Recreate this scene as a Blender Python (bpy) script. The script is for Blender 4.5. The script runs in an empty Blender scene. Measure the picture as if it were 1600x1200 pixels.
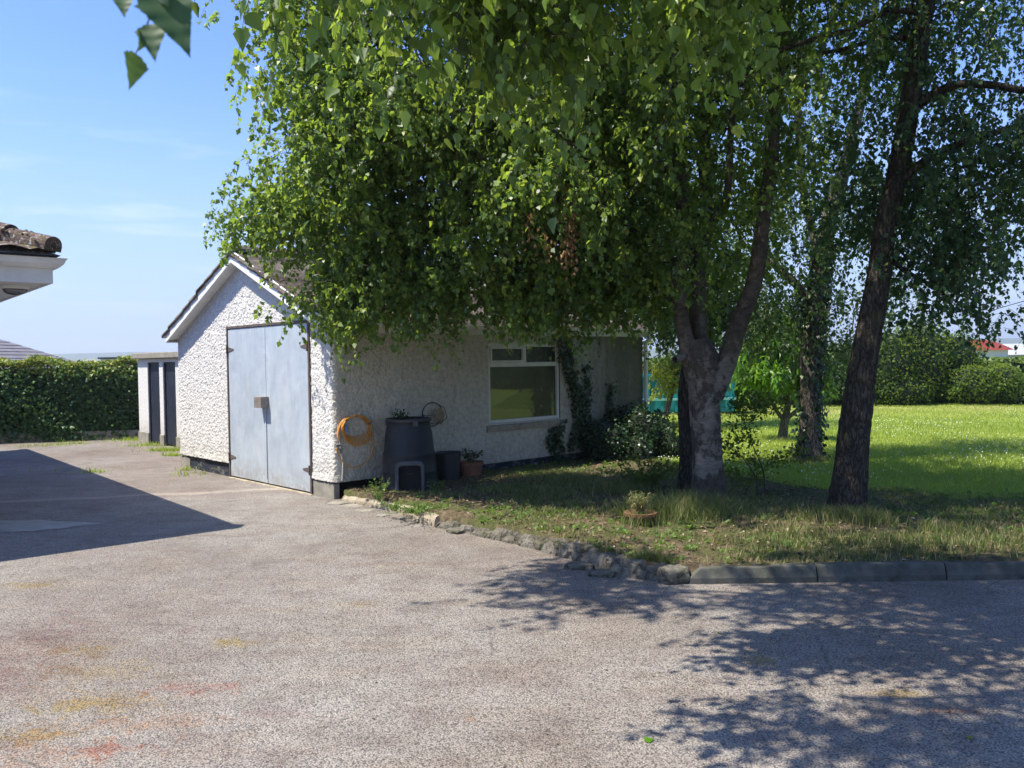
import bpy, bmesh, math, random
import numpy as np
from math import radians as RAD, sin, cos, pi
from mathutils import Matrix, Vector

# ------------------------------------------------------------------ camera, sky, sun, exposure
scn = bpy.context.scene
COL = scn.collection
random.seed(4)
RS = np.random.RandomState(11)

CAM_H, CAM_F, CAM_PITCH, CAM_ROLL = 1.6, 1303.0, .028, -.014      # focal length in 1600ths of the picture width
cd = bpy.data.cameras.new('camera')
cam = bpy.data.objects.new('camera', cd)
COL.objects.link(cam)
cd.sensor_fit = 'HORIZONTAL'
cd.sensor_width = 36
cd.lens = 36 * CAM_F / 1600
cd.dof.use_dof = True
cd.dof.focus_distance = 9.5
cd.dof.aperture_fstop = 11
cd.clip_start = .05
cd.clip_end = 8000
_F = np.array([0, cos(CAM_PITCH), -sin(CAM_PITCH)])
_U = np.array([0, sin(CAM_PITCH), cos(CAM_PITCH)])
_R = np.array([1., 0, 0])
_R2 = _R * cos(CAM_ROLL) + _U * sin(CAM_ROLL)
_U2 = -_R * sin(CAM_ROLL) + _U * cos(CAM_ROLL)
cam.matrix_world = Matrix(((_R2[0], _U2[0], -_F[0], 0), (_R2[1], _U2[1], -_F[1], 0), (_R2[2], _U2[2], -_F[2], CAM_H), (0, 0, 0, 1)))
scn.camera = cam

SUN_AZ, SUN_EL = 72.0, 60.5          # where the light travels to (degrees from +Y towards +X), and its height
w = bpy.data.worlds.new('World')
scn.world = w
w.use_nodes = True
wt = w.node_tree
wt.nodes.clear()
wo = wt.nodes.new('ShaderNodeOutputWorld')
bg = wt.nodes.new('ShaderNodeBackground')
sky = wt.nodes.new('ShaderNodeTexSky')
sky.sky_type = 'NISHITA'
sky.sun_disc = False
sky.sun_elevation = RAD(SUN_EL)
sky.sun_rotation = RAD(SUN_AZ + 180)
sky.altitude = 60
sky.air_density = 1.0
sky.dust_density = .6
sky.ozone_density = 2.5
bg.inputs[1].default_value = .145
# thin high cloud low in the sky
tc = wt.nodes.new('ShaderNodeTexCoord')
sp = wt.nodes.new('ShaderNodeSeparateXYZ')
wt.links.new(tc.outputs['Generated'], sp.inputs[0])
mp = wt.nodes.new('ShaderNodeMapping')
mp.inputs['Scale'].default_value = (3.4, 3.4, 26)
mp.inputs['Location'].default_value = (.35, .1, .2)
wt.links.new(tc.outputs['Generated'], mp.inputs[0])
cn = wt.nodes.new('ShaderNodeTexNoise')
cn.inputs['Scale'].default_value = 1.7
cn.inputs['Detail'].default_value = 6
cn.inputs['Roughness'].default_value = .55
wt.links.new(mp.outputs[0], cn.inputs['Vector'])
cr = wt.nodes.new('ShaderNodeMapRange')
cr.inputs[1].default_value = .50
cr.inputs[2].default_value = .70
wt.links.new(cn.outputs[0], cr.inputs[0])
ch = wt.nodes.new('ShaderNodeMapRange')
ch.inputs[1].default_value = .30
ch.inputs[2].default_value = .03
ch.inputs[3].default_value = 0
ch.inputs[4].default_value = .8
wt.links.new(sp.outputs[2], ch.inputs[0])
cm = wt.nodes.new('ShaderNodeMath')
cm.operation = 'MULTIPLY'
wt.links.new(cr.outputs[0], cm.inputs[0])
wt.links.new(ch.outputs[0], cm.inputs[1])
cx = wt.nodes.new('ShaderNodeMix')
cx.data_type = 'RGBA'
wt.links.new(cm.outputs[0], cx.inputs[0])
sg = wt.nodes.new('ShaderNodeMix')
sg.data_type = 'RGBA'
sg.blend_type = 'MULTIPLY'
sg.inputs[0].default_value = 1
sg.inputs[7].default_value = (.55, .69, 1.01, 1)
wt.links.new(sky.outputs[0], sg.inputs[6])
wt.links.new(sg.outputs[2], cx.inputs[6])
cx.inputs[7].default_value = (4.6, 4.9, 5.4, 1)
hz = wt.nodes.new('ShaderNodeMapRange')                 # pale blue summer haze low down
hz.interpolation_type = 'SMOOTHSTEP'
hz.inputs[1].default_value = .34
hz.inputs[2].default_value = -.02
hz.inputs[3].default_value = 0
hz.inputs[4].default_value = .92
wt.links.new(sp.outputs[2], hz.inputs[0])
hx = wt.nodes.new('ShaderNodeMix')
hx.data_type = 'RGBA'
wt.links.new(hz.outputs[0], hx.inputs[0])
wt.links.new(cx.outputs[2], hx.inputs[6])
hx.inputs[7].default_value = (2.15, 2.7, 3.7, 1)
wt.links.new(hx.outputs[2], bg.inputs[0])
wt.links.new(bg.outputs[0], wo.inputs[0])

sd = bpy.data.lights.new('sun', 'SUN')
sd.energy = 5.0
sd.angle = RAD(.55)
sd.color = (1, .93, .80)
sun = bpy.data.objects.new('sun', sd)
COL.objects.link(sun)
_d = Vector((sin(RAD(SUN_AZ)) * cos(RAD(SUN_EL)), cos(RAD(SUN_AZ)) * cos(RAD(SUN_EL)), -sin(RAD(SUN_EL))))
sun.rotation_euler = _d.to_track_quat('-Z', 'Y').to_euler()
sun.location = (-10, -4, 20)

scn.view_settings.view_transform = 'Standard'
scn.view_settings.look = 'None'
scn.view_settings.exposure = .95
scn.view_settings.gamma = 1
scn.cycles.use_denoising = True
scn.cycles.max_bounces = 8
scn.cycles.diffuse_bounces = 4
scn.cycles.transparent_max_bounces = 8

# ------------------------------------------------------------------ helpers
def ray(x, y):
    return _F + _R2 * (x - 800) / CAM_F - _U2 * (y - 600) / CAM_F
EYE = np.array([0, 0, CAM_H])
def at(x, y, Y):
    d = ray(x, y)
    return EYE + d * (Y / d[1])
def gnd(x, y, h=0.):
    d = ray(x, y)
    return EYE + d * ((h - CAM_H) / d[2])

def tag(o, label=None, cat=None, group=None, kind=None):
    if label: o['label'] = label
    if cat: o['category'] = cat
    if group: o['group'] = group
    if kind: o['kind'] = kind
    return o
def empty(name, loc, rz=0., parent=None):
    o = bpy.data.objects.new(name, None)
    COL.objects.link(o)
    o.location = loc
    o.rotation_euler = (0, 0, rz)
    o.empty_display_size = .2
    o.parent = parent
    return o
def xf(root):                       # world -> root's own frame, for an unscaled upright root
    m = Matrix.Translation(root.location) @ Matrix.Rotation(root.rotation_euler[2], 4, 'Z')
    return np.array(m.inverted())
def link(name, me, mats, parent=None, smooth=False):
    for m in ([] if mats is None else mats if isinstance(mats, (list, tuple)) else [mats]):
        me.materials.append(m)
    if smooth:
        me.polygons.foreach_set('use_smooth', np.ones(len(me.polygons), bool))
    o = bpy.data.objects.new(name, me)
    COL.objects.link(o)
    o.parent = parent
    return o
def npmesh(name, V, F, mats, parent=None, smooth=False, tint=None, mi=None, world=None):
    """V (n,3), F (m,k) all faces with k corners"""
    V = np.asarray(V, float)
    if world is not None:
        M = xf(world)
        V = V @ M[:3, :3].T + M[:3, 3]
    F = np.asarray(F, np.int32)
    me = bpy.data.meshes.new(name)
    me.vertices.add(len(V))
    me.vertices.foreach_set('co', V.astype(np.float32).ravel())
    k = F.shape[1]
    me.loops.add(F.size)
    me.loops.foreach_set('vertex_index', F.ravel())
    me.polygons.add(len(F))
    me.polygons.foreach_set('loop_start', np.arange(0, F.size, k, dtype=np.int32))
    try: me.polygons.foreach_set('loop_total', np.full(len(F), k, np.int32))
    except Exception: pass
    if mi is not None:
        me.polygons.foreach_set('material_index', np.asarray(mi, np.int32))
    me.update(calc_edges=True)
    if tint is not None:
        a = me.attributes.new('tint', 'FLOAT', 'POINT')
        a.data.foreach_set('value', np.asarray(tint, np.float32))
    return link(name, me, mats, parent, smooth)

class MB:
    """collects shapes into one mesh"""
    def __init__(s): s.v = []; s.f = []; s.m = []
    def add(s, V, F, m=0):
        n = len(s.v)
        s.v += [tuple(map(float, p)) for p in V]
        for f in F: s.f.append([i + n for i in f]); s.m.append(m)
        return s
    def box(s, a, b, m=0):
        x0, y0, z0 = a; x1, y1, z1 = b
        V = [(x0, y0, z0), (x1, y0, z0), (x1, y1, z0), (x0, y1, z0), (x0, y0, z1), (x1, y0, z1), (x1, y1, z1), (x0, y1, z1)]
        return s.add(V, [(0, 3, 2, 1), (4, 5, 6, 7), (0, 1, 5, 4), (1, 2, 6, 5), (2, 3, 7, 6), (3, 0, 4, 7)], m)
    def hexa(s, P, m=0):            # 8 corners, same order as box
        return s.add(P, [(0, 3, 2, 1), (4, 5, 6, 7), (0, 1, 5, 4), (1, 2, 6, 5), (2, 3, 7, 6), (3, 0, 4, 7)], m)
    def prism(s, poly, ex, m=0):    # planar polygon (3d points) pushed along ex
        n = len(poly); P = [Vector(p) for p in poly]; e = Vector(ex)
        V = P + [p + e for p in P]
        F = [list(range(n))[::-1], list(range(n, 2 * n))] + [(i, (i + 1) % n, n + (i + 1) % n, n + i) for i in range(n)]
        return s.add(V, F, m)
    def tube(s, pts, r, n=8, m=0, cap=True, closed=False):
        P = [Vector(p) for p in pts]; k = len(P)
        R = list(r) if hasattr(r, '__len__') else [r] * k
        V = []; up = None
        for i in range(k):
            t = (P[(i + 1) % k] - P[i - 1]) if closed else (P[min(i + 1, k - 1)] - P[max(i - 1, 0)])
            t.normalize()
            if up is None: up = Vector((0, 0, 1)) if abs(t.z) < .9 else Vector((1, 0, 0))
            a = t.cross(up).normalized(); up = a.cross(t)
            for j in range(n):
                q = 2 * pi * j / n
                V.append(P[i] + (a * cos(q) + up * sin(q)) * R[i])
        F = []
        for i in range(k if closed else k - 1):
            for j in range(n):
                A = i * n; B = ((i + 1) % k) * n
                F.append((A + j, A + (j + 1) % n, B + (j + 1) % n, B + j))
        if cap and not closed:
            F.append(tuple(range(n))[::-1]); F.append(tuple((k - 1) * n + j for j in range(n)))
        return s.add(V, F, m)
    def lathe(s, prof, c=(0, 0, 0), n=32, m=0):
        V = [(c[0] + r * cos(2 * pi * j / n), c[1] + r * sin(2 * pi * j / n), c[2] + z) for r, z in prof for j in range(n)]
        F = [(i * n + j, i * n + (j + 1) % n, (i + 1) * n + (j + 1) % n, (i + 1) * n + j) for i in range(len(prof) - 1) for j in range(n)]
        return s.add(V, F, m)
    def build(s, name, mats, parent=None, bevel=0, smooth=False, world=None, seg=2):
        V = s.v
        if world is not None:
            M = xf(world); V = (np.array(V) @ M[:3, :3].T + M[:3, 3]).tolist()
        me = bpy.data.meshes.new(name)
        me.from_pydata(V, [], s.f)
        me.polygons.foreach_set('material_index', s.m)
        me.update()
        o = link(name, me, mats, parent, smooth)
        if bevel:
            b = o.modifiers.new('bevel', 'BEVEL'); b.width = bevel; b.segments = seg; b.limit_method = 'ANGLE'; b.angle_limit = RAD(35)
        return o

# ------------------------------------------------------------------ materials
class NT:
    def __init__(s, name):
        s.m = bpy.data.materials.new(name); s.m.use_nodes = True
        s.t = s.m.node_tree; s.t.nodes.clear()
        s.out = s.n('ShaderNodeOutputMaterial')
        s.p = s.n('ShaderNodeBsdfPrincipled')
        s.t.links.new(s.p.outputs[0], s.out.inputs[0])
        s.tc = s.n('ShaderNodeTexCoord')
    def n(s, k, **kw):
        o = s.t.nodes.new(k)
        for a, b in kw.items(): setattr(o, a, b)
        return o
    def L(s, a, b): s.t.links.new(a, b)
    def set(s, sock, v):
        if hasattr(v, 'is_output') or hasattr(v, 'links'): s.L(v, sock)
        else: sock.default_value = (*v, 1) if hasattr(v, '__len__') and len(v) == 3 and sock.type == 'RGBA' else v
    def co(s, scale=(1, 1, 1), kind='Object'):
        if scale == (1, 1, 1): return s.tc.outputs[kind]
        o = s.n('ShaderNodeMapping'); o.inputs['Scale'].default_value = scale
        s.L(s.tc.outputs[kind], o.inputs[0]); return o.outputs[0]
    def noise(s, sc, det=4, rough=.55, v=None, dist=0, col=False):
        o = s.n('ShaderNodeTexNoise'); o.inputs['Scale'].default_value = sc; o.inputs['Detail'].default_value = det
        o.inputs['Roughness'].default_value = rough; o.inputs['Distortion'].default_value = dist
        s.L(v if v is not None else s.co(), o.inputs['Vector']); return o.outputs[1 if col else 0]
    def voro(s, sc, v=None, f='F1', out='Distance'):
        o = s.n('ShaderNodeTexVoronoi', feature=f); o.inputs['Scale'].default_value = sc
        s.L(v if v is not None else s.co(), o.inputs['Vector']); return o.outputs[out]
    def rng(s, v, a, b, c=0., d=1.):
        o = s.n('ShaderNodeMapRange'); s.L(v, o.inputs[0])
        for i, q in enumerate((a, b, c, d)): o.inputs[i + 1].default_value = q
        return o.outputs[0]
    def math(s, op, a, b=0.):
        o = s.n('ShaderNodeMath', operation=op); s.set(o.inputs[0], a); s.set(o.inputs[1], b); return o.outputs[0]
    def mix(s, f, a, b, mode='MIX'):
        o = s.n('ShaderNodeMix', data_type='RGBA', blend_type=mode); s.set(o.inputs[0], f); s.set(o.inputs[6], a); s.set(o.inputs[7], b); return o.outputs[2]
    def ramp(s, v, stops):
        o = s.n('ShaderNodeValToRGB'); e = o.color_ramp.elements
        while len(e) < len(stops): e.new(.5)
        for i, (p, c) in enumerate(stops): e[i].position = p; e[i].color = (*c, 1)
        s.L(v, o.inputs[0]); return o.outputs[0]
    def bump(s, h, st=.5, d=.01, prev=None):
        o = s.n('ShaderNodeBump'); o.inputs['Strength'].default_value = st; o.inputs['Distance'].default_value = d
        s.L(h, o.inputs['Height'])
        if prev is not None: s.L(prev, o.inputs['Normal'])
        return o.outputs[0]
    def fin(s, col, rough=.8, nor=None, spec=.5, metal=0.):
        s.set(s.p.inputs['Base Color'], col); s.set(s.p.inputs['Roughness'], rough)
        s.set(s.p.inputs['Specular IOR Level'], spec); s.set(s.p.inputs['Metallic'], metal)
        if nor is not None: s.L(nor, s.p.inputs['Normal'])
        return s.m
    def attr(s, name='tint'):
        o = s.n('ShaderNodeAttribute'); o.attribute_name = name; return o.outputs['Fac']

def m_leaf(name, stops, trans=(.30, .46, .04), tf=.38, rough=.38, spec=.5):
    t = NT(name)
    c = t.ramp(t.attr(), stops)
    t.fin(c, rough, None, spec)
    tr = t.n('ShaderNodeBsdfTranslucent')
    t.L(t.mix(.55, c, trans), tr.inputs[0])
    mx = t.n('ShaderNodeMixShader'); mx.inputs[0].default_value = tf
    t.L(t.p.outputs[0], mx.inputs[1]); t.L(tr.outputs[0], mx.inputs[2]); t.L(mx.outputs[0], t.out.inputs[0])
    return t.m
M = {}
M['birch_leaf'] = m_leaf('birch_leaf', [(0, (.018, .05, .016)), (.42, (.075, .15, .034)), (.75, (.16, .26, .045)), (1, (.36, .42, .08))], (.50, .68, .06), .48, .42, .45)
M['back_leaf'] = m_leaf('back_leaf', [(0, (.03, .07, .025)), (.6, (.075, .14, .035)), (1, (.16, .22, .05))], (.28, .42, .06), .35)
M['cool_leaf'] = m_leaf('cool_birch_leaf', [(0, (.012, .04, .022)), (.5, (.03, .085, .035)), (.85, (.07, .14, .045)), (1, (.18, .26, .06))], (.26, .46, .08), .36, .36, .45)
M['bright_leaf'] = m_leaf('bright_leaf', [(0, (.06, .16, .015)), (.6, (.10, .24, .02)), (1, (.2, .34, .03))], (.34, .6, .03), .45)
M['yellow_leaf'] = m_leaf('yellow_leaf', [(0, (.14, .2, .03)), (.6, (.26, .3, .04)), (1, (.42, .42, .06))], (.6, .62, .06), .45)
M['hedge_leaf'] = m_leaf('hedge_leaf', [(0, (.028, .075, .025)), (.55, (.06, .135, .04)), (.8, (.12, .19, .035)), (1, (.34, .32, .07))], (.26, .42, .04), .25, .5, .35)
M['ivy_leaf'] = m_leaf('ivy_leaf', [(0, (.012, .03, .01)), (.7, (.025, .06, .016)), (1, (.06, .11, .02))], (.1, .2, .02), .15, .4)
M['shrub_leaf'] = m_leaf('shrub_leaf', [(0, (.04, .08, .015)), (.6, (.08, .14, .02)), (1, (.18, .22, .03))], (.34, .46, .03), .45, .6, .22)
M['weed_leaf'] = m_leaf('weed_leaf', [(0, (.05, .12, .02)), (.6, (.09, .18, .03)), (1, (.18, .26, .05))], (.3, .45, .04), .35, .55)
M['grass'] = m_leaf('grass_blade', [(0, (.16, .215, .03)), (.45, (.28, .355, .06)), (.75, (.40, .45, .10)), (1, (.55, .48, .2))], (.48, .68, .035), .42, .5)
M['bed_grass'] = m_leaf('bed_grass_blade', [(0, (.05, .08, .02)), (.35, (.09, .135, .03)), (.55, (.20, .19, .07)), (1, (.44, .35, .18))], (.3, .42, .05), .35, .6)
M['dead_leaf'] = m_leaf('dead_leaf', [(0, (.10, .05, .02)), (.6, (.2, .11, .045)), (1, (.4, .28, .15))], (.4, .22, .08), .25, .8, .2)
M['dry_litter'] = m_leaf('dry_litter', [(0, (.06, .045, .03)), (.5, (.14, .10, .06)), (.9, (.3, .24, .15)), (1, (.42, .4, .3))], (.3, .2, .1), .1, .85, .2)

def m_asphalt():
    t = NT('asphalt'); co = t.co(kind='Object')
    v1 = t.voro(125, co, out='Color'); d1 = t.voro(125, co); v2 = t.voro(260, co, out='Color')
    st = t.ramp(t.math('ADD', t.math('MULTIPLY', v1, .72), t.math('MULTIPLY', v2, .28)), [(.12, (.18, .17, .155)), (.38, (.26, .243, .220)), (.62, (.33, .309, .279)), (.9, (.45, .424, .385))])
    st = t.mix(t.rng(d1, .45, .75), st, (.10, .094, .088), 'MIX')
    big = t.noise(.55, 6, .6, co)
    st = t.mix(t.rng(big, .35, .68), st, t.mix(1., st, (.72, .67, .63), 'MULTIPLY'))
    st = t.mix(t.rng(t.noise(.23, 4, .6, co), .42, .62, 0, .8), st, t.mix(1., st, (.90, .84, .80), 'MULTIPLY'))
    mid = t.noise(3.1, 7, .7, t.co((1, 1.6, 1)))
    st = t.mix(t.rng(mid, .46, .66, 0, .7), st, t.mix(1., st, (.68, .61, .60), 'MULTIPLY'))
    st = t.mix(t.rng(t.noise(1.3, 4, .6, t.co((1, 2.2, 1))), .5, .7, 0, .45), st, t.mix(1., st, (1.12, 1.04, .93), 'MULTIPLY'))
    # moss and red algae patches at fixed spots on the drive
    n = t.noise(6, 7, .8, co, .8); n2 = t.noise(30, 4, .7, co)
    def spot(cx_, cy_, rx, ry, colr, amt, cut=.5):
        nonlocal st
        s = t.n('ShaderNodeMapping'); s.inputs['Location'].default_value = (-cx_ / rx, -cy_ / ry, 0); s.inputs['Scale'].default_value = (1 / rx, 1 / ry, 0)
        t.L(co, s.inputs[0])
        ln = t.n('ShaderNodeVectorMath', operation='LENGTH'); t.L(s.outputs[0], ln.inputs[0])
        f = t.rng(ln.outputs['Value'], 1.5, .1, 0, 1)
        g = t.rng(t.math('ADD', t.math('MULTIPLY', f, .34), t.math('ADD', n, t.math('MULTIPLY', n2, .5))), cut + .44, cut + .62, 0, min(1, amt * 1.25))
        g = t.math('MULTIPLY', t.math('MULTIPLY', g, t.rng(f, 0, .3)), t.rng(v1, .1, .6, .35, 1.))
        st = t.mix(g, st, t.mix(1., st, colr, 'MULTIPLY'))
    Y_, R_, P_, O_ = (1.02, .84, .34), (1.02, .62, .54), (.82, .68, .68), (1.1, .66, .42)
    for px, py, rx, ry, c, a in [(60, 1180, .55, .3, O_, .5), (230, 1130, .6, .16, O_, .45), (150, 1050, .5, .3, Y_, .45), (350, 1180, .5, .2, P_, .5), (900, 940, .5, .2, P_, .4), (800, 1060, .4, .25, P_, .3), (520, 880, .8, .3, P_, .35), (60, 1000, .55, .9, P_, .8), (20, 1060, .5, .5, P_, .75), (300, 1075, .38, .16, R_, .8), (150, 1100, .45, .22, Y_, .8), (60, 1150, .4, .15, Y_, .7),
            (170, 1170, .3, .1, R_, .9), (370, 1005, .25, .12, Y_, .9), (130, 1015, .3, .14, Y_, .7), (290, 985, .22, .1, P_, .7), (40, 915, .5, .15, Y_, .6), (430, 1120, .3, .16, P_, .7),
            (1190, 1032, .16, .13, Y_, .75), (1400, 1085, .22, .1, Y_, .9), (1500, 1110, .3, .06, O_, .7), (730, 1125, .05, .04, O_, .7), (600, 1038, .05, .03, O_, .8), (560, 945, .3, .12, Y_, .35),
            (640, 880, .3, .06, O_, .5), (700, 720, .3, .2, Y_, .5), (330, 770, 1.5, .35, P_, .6), (150, 860, .8, .5, P_, .35), (250, 720, 1.2, .5, P_, .5)]:
        g_ = gnd(px, py); spot(g_[0], g_[1], rx, ry, c, a)
    # pale grit line where two lays of tarmac meet
    a_, b_ = gnd(0, 784), gnd(440, 764)
    dx, dy = b_[0] - a_[0], b_[1] - a_[1]; ll = math.hypot(dx, dy)
    s3 = t.n('ShaderNodeSeparateXYZ'); t.L(co, s3.inputs[0])
    ds = t.math('ADD', t.math('MULTIPLY', s3.outputs[0], -dy / ll), t.math('ADD', t.math('MULTIPLY', s3.outputs[1], dx / ll), (a_[0] * dy - a_[1] * dx) / ll))
    ds = t.math('ABSOLUTE', t.math('ADD', ds, t.math('MULTIPLY', t.math('SUBTRACT', t.noise(1.7, 4, .6, co), .5), .35)))
    lim = t.math('MULTIPLY', t.rng(ds, .14, .02, 0, .38), t.rng(s3.outputs[0], -2.2, -2.6, 0, 1))
    st = t.mix(lim, st, (.42, .37, .30))
    dk = t.noise(.9, 7, .75, t.co((1, 1.4, 1)), .8)
    st = t.mix(t.rng(dk, .54, .66, 0, .55), st, t.mix(1., st, (.66, .62, .60), 'MULTIPLY'))
    pa = t.noise(.37, 3, .5, t.co((1.3, 1, 1)), .3)
    st = t.mix(t.rng(pa, .60, .615, 0, .35), st, t.mix(1., st, (.80, .80, .82), 'MULTIPLY'))
    # cracks
    ck = t.voro(.55, t.mix(.12, co, t.noise(2.2, 5, .7, co, col=True)), 'DISTANCE_TO_EDGE')
    st = t.mix(t.math('MULTIPLY', t.rng(ck, .005, .0015, 0, .5), t.rng(t.noise(.8, 3, .5, co), .5, .6)), st, (.05, .045, .04))
    nb = t.bump(t.math('ADD', t.math('MULTIPLY', d1, -1.), t.math('MULTIPLY', t.noise(300, 2, .5, co), .5)), .7, .006)
    nb = t.bump(t.noise(1.2, 3, .5, co), .25, .05, nb)
    return t.fin(st, .78, nb, .35)
M['asphalt'] = m_asphalt()

def m_soil():
    t = NT('bed_soil'); co = t.co()
    c = t.ramp(t.noise(14, 8, .8, co), [(.25, (.04, .03, .02)), (.45, (.11, .082, .052)), (.62, (.24, .18, .11)), (.8, (.38, .31, .21))])
    c = t.mix(t.rng(t.noise(1.6, 5, .6, co), .42, .62, 0, .8), c, t.ramp(t.noise(30, 4, .7, co), [(.3, (.035, .06, .015)), (.7, (.1, .14, .03))]))
    return t.fin(c, .95, t.bump(t.noise(40, 8, .8, co), 1., .03), .15)
M['soil'] = m_soil()
def m_lawn():
    t = NT('lawn_turf'); co = t.co()
    c = t.ramp(t.noise(60, 6, .8, co), [(.25, (.12, .17, .02)), (.5, (.27, .34, .045)), (.75, (.40, .46, .09))])
    c = t.mix(t.rng(t.noise(.45, 5, .6, co), .42, .65, 0, .55), c, (.24, .30, .06))
    s3 = t.n('ShaderNodeSeparateXYZ'); t.L(co, s3.inputs[0])
    c = t.mix(t.math('MULTIPLY', t.rng(s3.outputs[1], 19.5, 23.5, 0, .8), t.rng(t.noise(1.1, 5, .7, t.co((.5, 1.4, 1))), .42, .6)), c, (.42, .34, .16))
    return t.fin(c, .9, t.bump(t.noise(90, 6, .8, co), 1., .03), .2)
M['lawn'] = m_lawn()
def m_plain(name, c1, c2, sc=8, rough=.7, bump=.3, bd=.005, spec=.4, metal=0., det=6, st=None):
    t = NT(name); co = t.co()
    n_ = t.noise(sc, det, .65, co)
    return t.fin(t.mix(t.rng(n_, .3, .7), c1, c2), rough, t.bump(t.noise(sc * 4, 5, .7, co), bump, bd) if bump else None, spec, metal)
M['field'] = m_plain('field_grass', (.12, .17, .04), (.24, .26, .08), .3, .95)
M['ground'] = m_plain('ground_earth', (.08, .11, .03), (.14, .16, .05), .2, .95)
M['hill'] = m_plain('hill_far', (.05, .08, .04), (.09, .12, .06), .01, 1, 0)
M['concrete'] = m_plain('concrete', (.16, .15, .12), (.30, .28, .235), 7, .9, .8, .01)
M['pale_mortar'] = m_plain('pale_mortar', (.20, .165, .115), (.42, .36, .27), 9, .95, .9, .012)
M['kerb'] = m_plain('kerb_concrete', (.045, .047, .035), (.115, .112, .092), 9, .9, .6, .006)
def m_rubble():
    t = NT('rubble'); co = t.co()
    cell = t.voro(4.6, t.mix(.15, co, t.noise(6, 4, .6, co, col=True)), 'DISTANCE_TO_EDGE'); tone = t.voro(4.6, t.mix(.15, co, t.noise(6, 4, .6, co, col=True)), out='Color')
    c = t.ramp(t.noise(13, 8, .8, co), [(.3, (.08, .075, .06)), (.5, (.20, .185, .15)), (.7, (.34, .32, .27)), (.85, (.5, .48, .43))])
    c = t.mix(t.rng(tone, .2, .8, 0, .5), c, t.mix(1., c, (.6, .55, .45), 'MULTIPLY'))
    c = t.mix(t.rng(t.noise(5, 6, .75, co), .52, .66, 0, .7), c, (.05, .065, .02))
    c = t.mix(t.rng(cell, .025, .0, 0, .8), c, (.05, .042, .03))
    nb = t.bump(t.rng(cell, 0, .08), .7, .02); nb = t.bump(t.noise(34, 8, .8, co), 1., .03, nb)
    return t.fin(c, .95, nb, .15)
M['rubble'] = m_rubble()
M['white'] = m_plain('white_paint', (.62, .63, .62), (.80, .80, .78), 5, .5, .15, .003)
M['frame'] = m_plain('cream_window_frame', (.52, .52, .46), (.66, .66, .60), 6, .45, .1, .002)
M['housewhite'] = m_plain('house_trim_paint', (.55, .56, .56), (.70, .70, .70), 5, .45, .1, .003)
M['navy'] = m_plain('navy_door', (.010, .014, .026), (.022, .028, .045), 6, .5, .3, .004)
M['darkmetal'] = m_plain('dark_rust', (.05, .045, .045), (.14, .10, .08), 14, .7, .4, .003)
M['rust'] = m_plain('rusty_box', (.17, .145, .125), (.30, .26, .23), 12, .6, .3, .002, .5, .3)
M['terracotta'] = m_plain('terracotta', (.15, .065, .038), (.27, .115, .065), 9, .85, .3, .003)
M['black'] = m_plain('black_plastic', (.022, .025, .029), (.034, .037, .042), 5, .42, .12, .002, .5)
M['bin'] = m_plain('bin_plastic', (.014, .017, .021), (.024, .028, .033), 6, .5, .15, .002, .3)
M['hatch'] = m_plain('hatch_plastic', (.05, .055, .06), (.075, .08, .086), 6, .5, .15, .002, .35)
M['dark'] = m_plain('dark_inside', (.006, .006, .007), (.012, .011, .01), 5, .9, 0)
M['hose'] = m_plain('hose_orange', (.50, .21, .035), (.62, .30, .06), 9, .4, .05, .001)
M['blue'] = m_plain('blue_plastic', (.02, .22, .5), (.03, .26, .56), 5, .35, 0)
M['teal'] = m_plain('teal_paint', (.0, .14, .16), (.008, .20, .22), 3, .45, .1, .004)
M['tealpale'] = m_plain('pale_teal_paint', (.10, .34, .32), (.2, .42, .4), 3, .5, .1, .004)
M['pipe'] = m_plain('grey_pipe', (.34, .35, .34), (.48, .48, .46), 9, .5, .1, .002)
M['wire'] = m_plain('wire', (.03, .028, .025), (.07, .06, .05), 9, .5, 0)
M['coir'] = m_plain('coir', (.20, .14, .07), (.42, .32, .18), 30, .95, .8, .01)
M['slate'] = m_plain('grey_purple_tile', (.13, .12, .135), (.19, .18, .2), 2, .8, .3, .01)
M['redroof'] = m_plain('red_metal_roof', (.45, .05, .045), (.6, .12, .1), .5, .5, 0)
M['greyroof'] = m_plain('grey_metal_roof', (.30, .31, .32), (.42, .43, .44), .5, .5, 0)
M['shedwall'] = m_plain('pale_cladding', (.45, .5, .48), (.6, .62, .6), .5, .6, 0)
M['patch'] = m_plain('cement_patch', (.22, .21, .19), (.34, .325, .3), 5, .85, .5, .004)
M['timber'] = m_plain('grey_timber', (.07, .06, .045), (.15, .13, .1), 8, .9, .5, .006)
M['clover'] = m_plain('clover_white', (.7, .72, .62), (.8, .8, .75), 5, .8, 0)
M['lens'] = m_plain('lamp_glass', (.10, .11, .13), (.20, .215, .24), 20, .15, .3, .004, .6)

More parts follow.
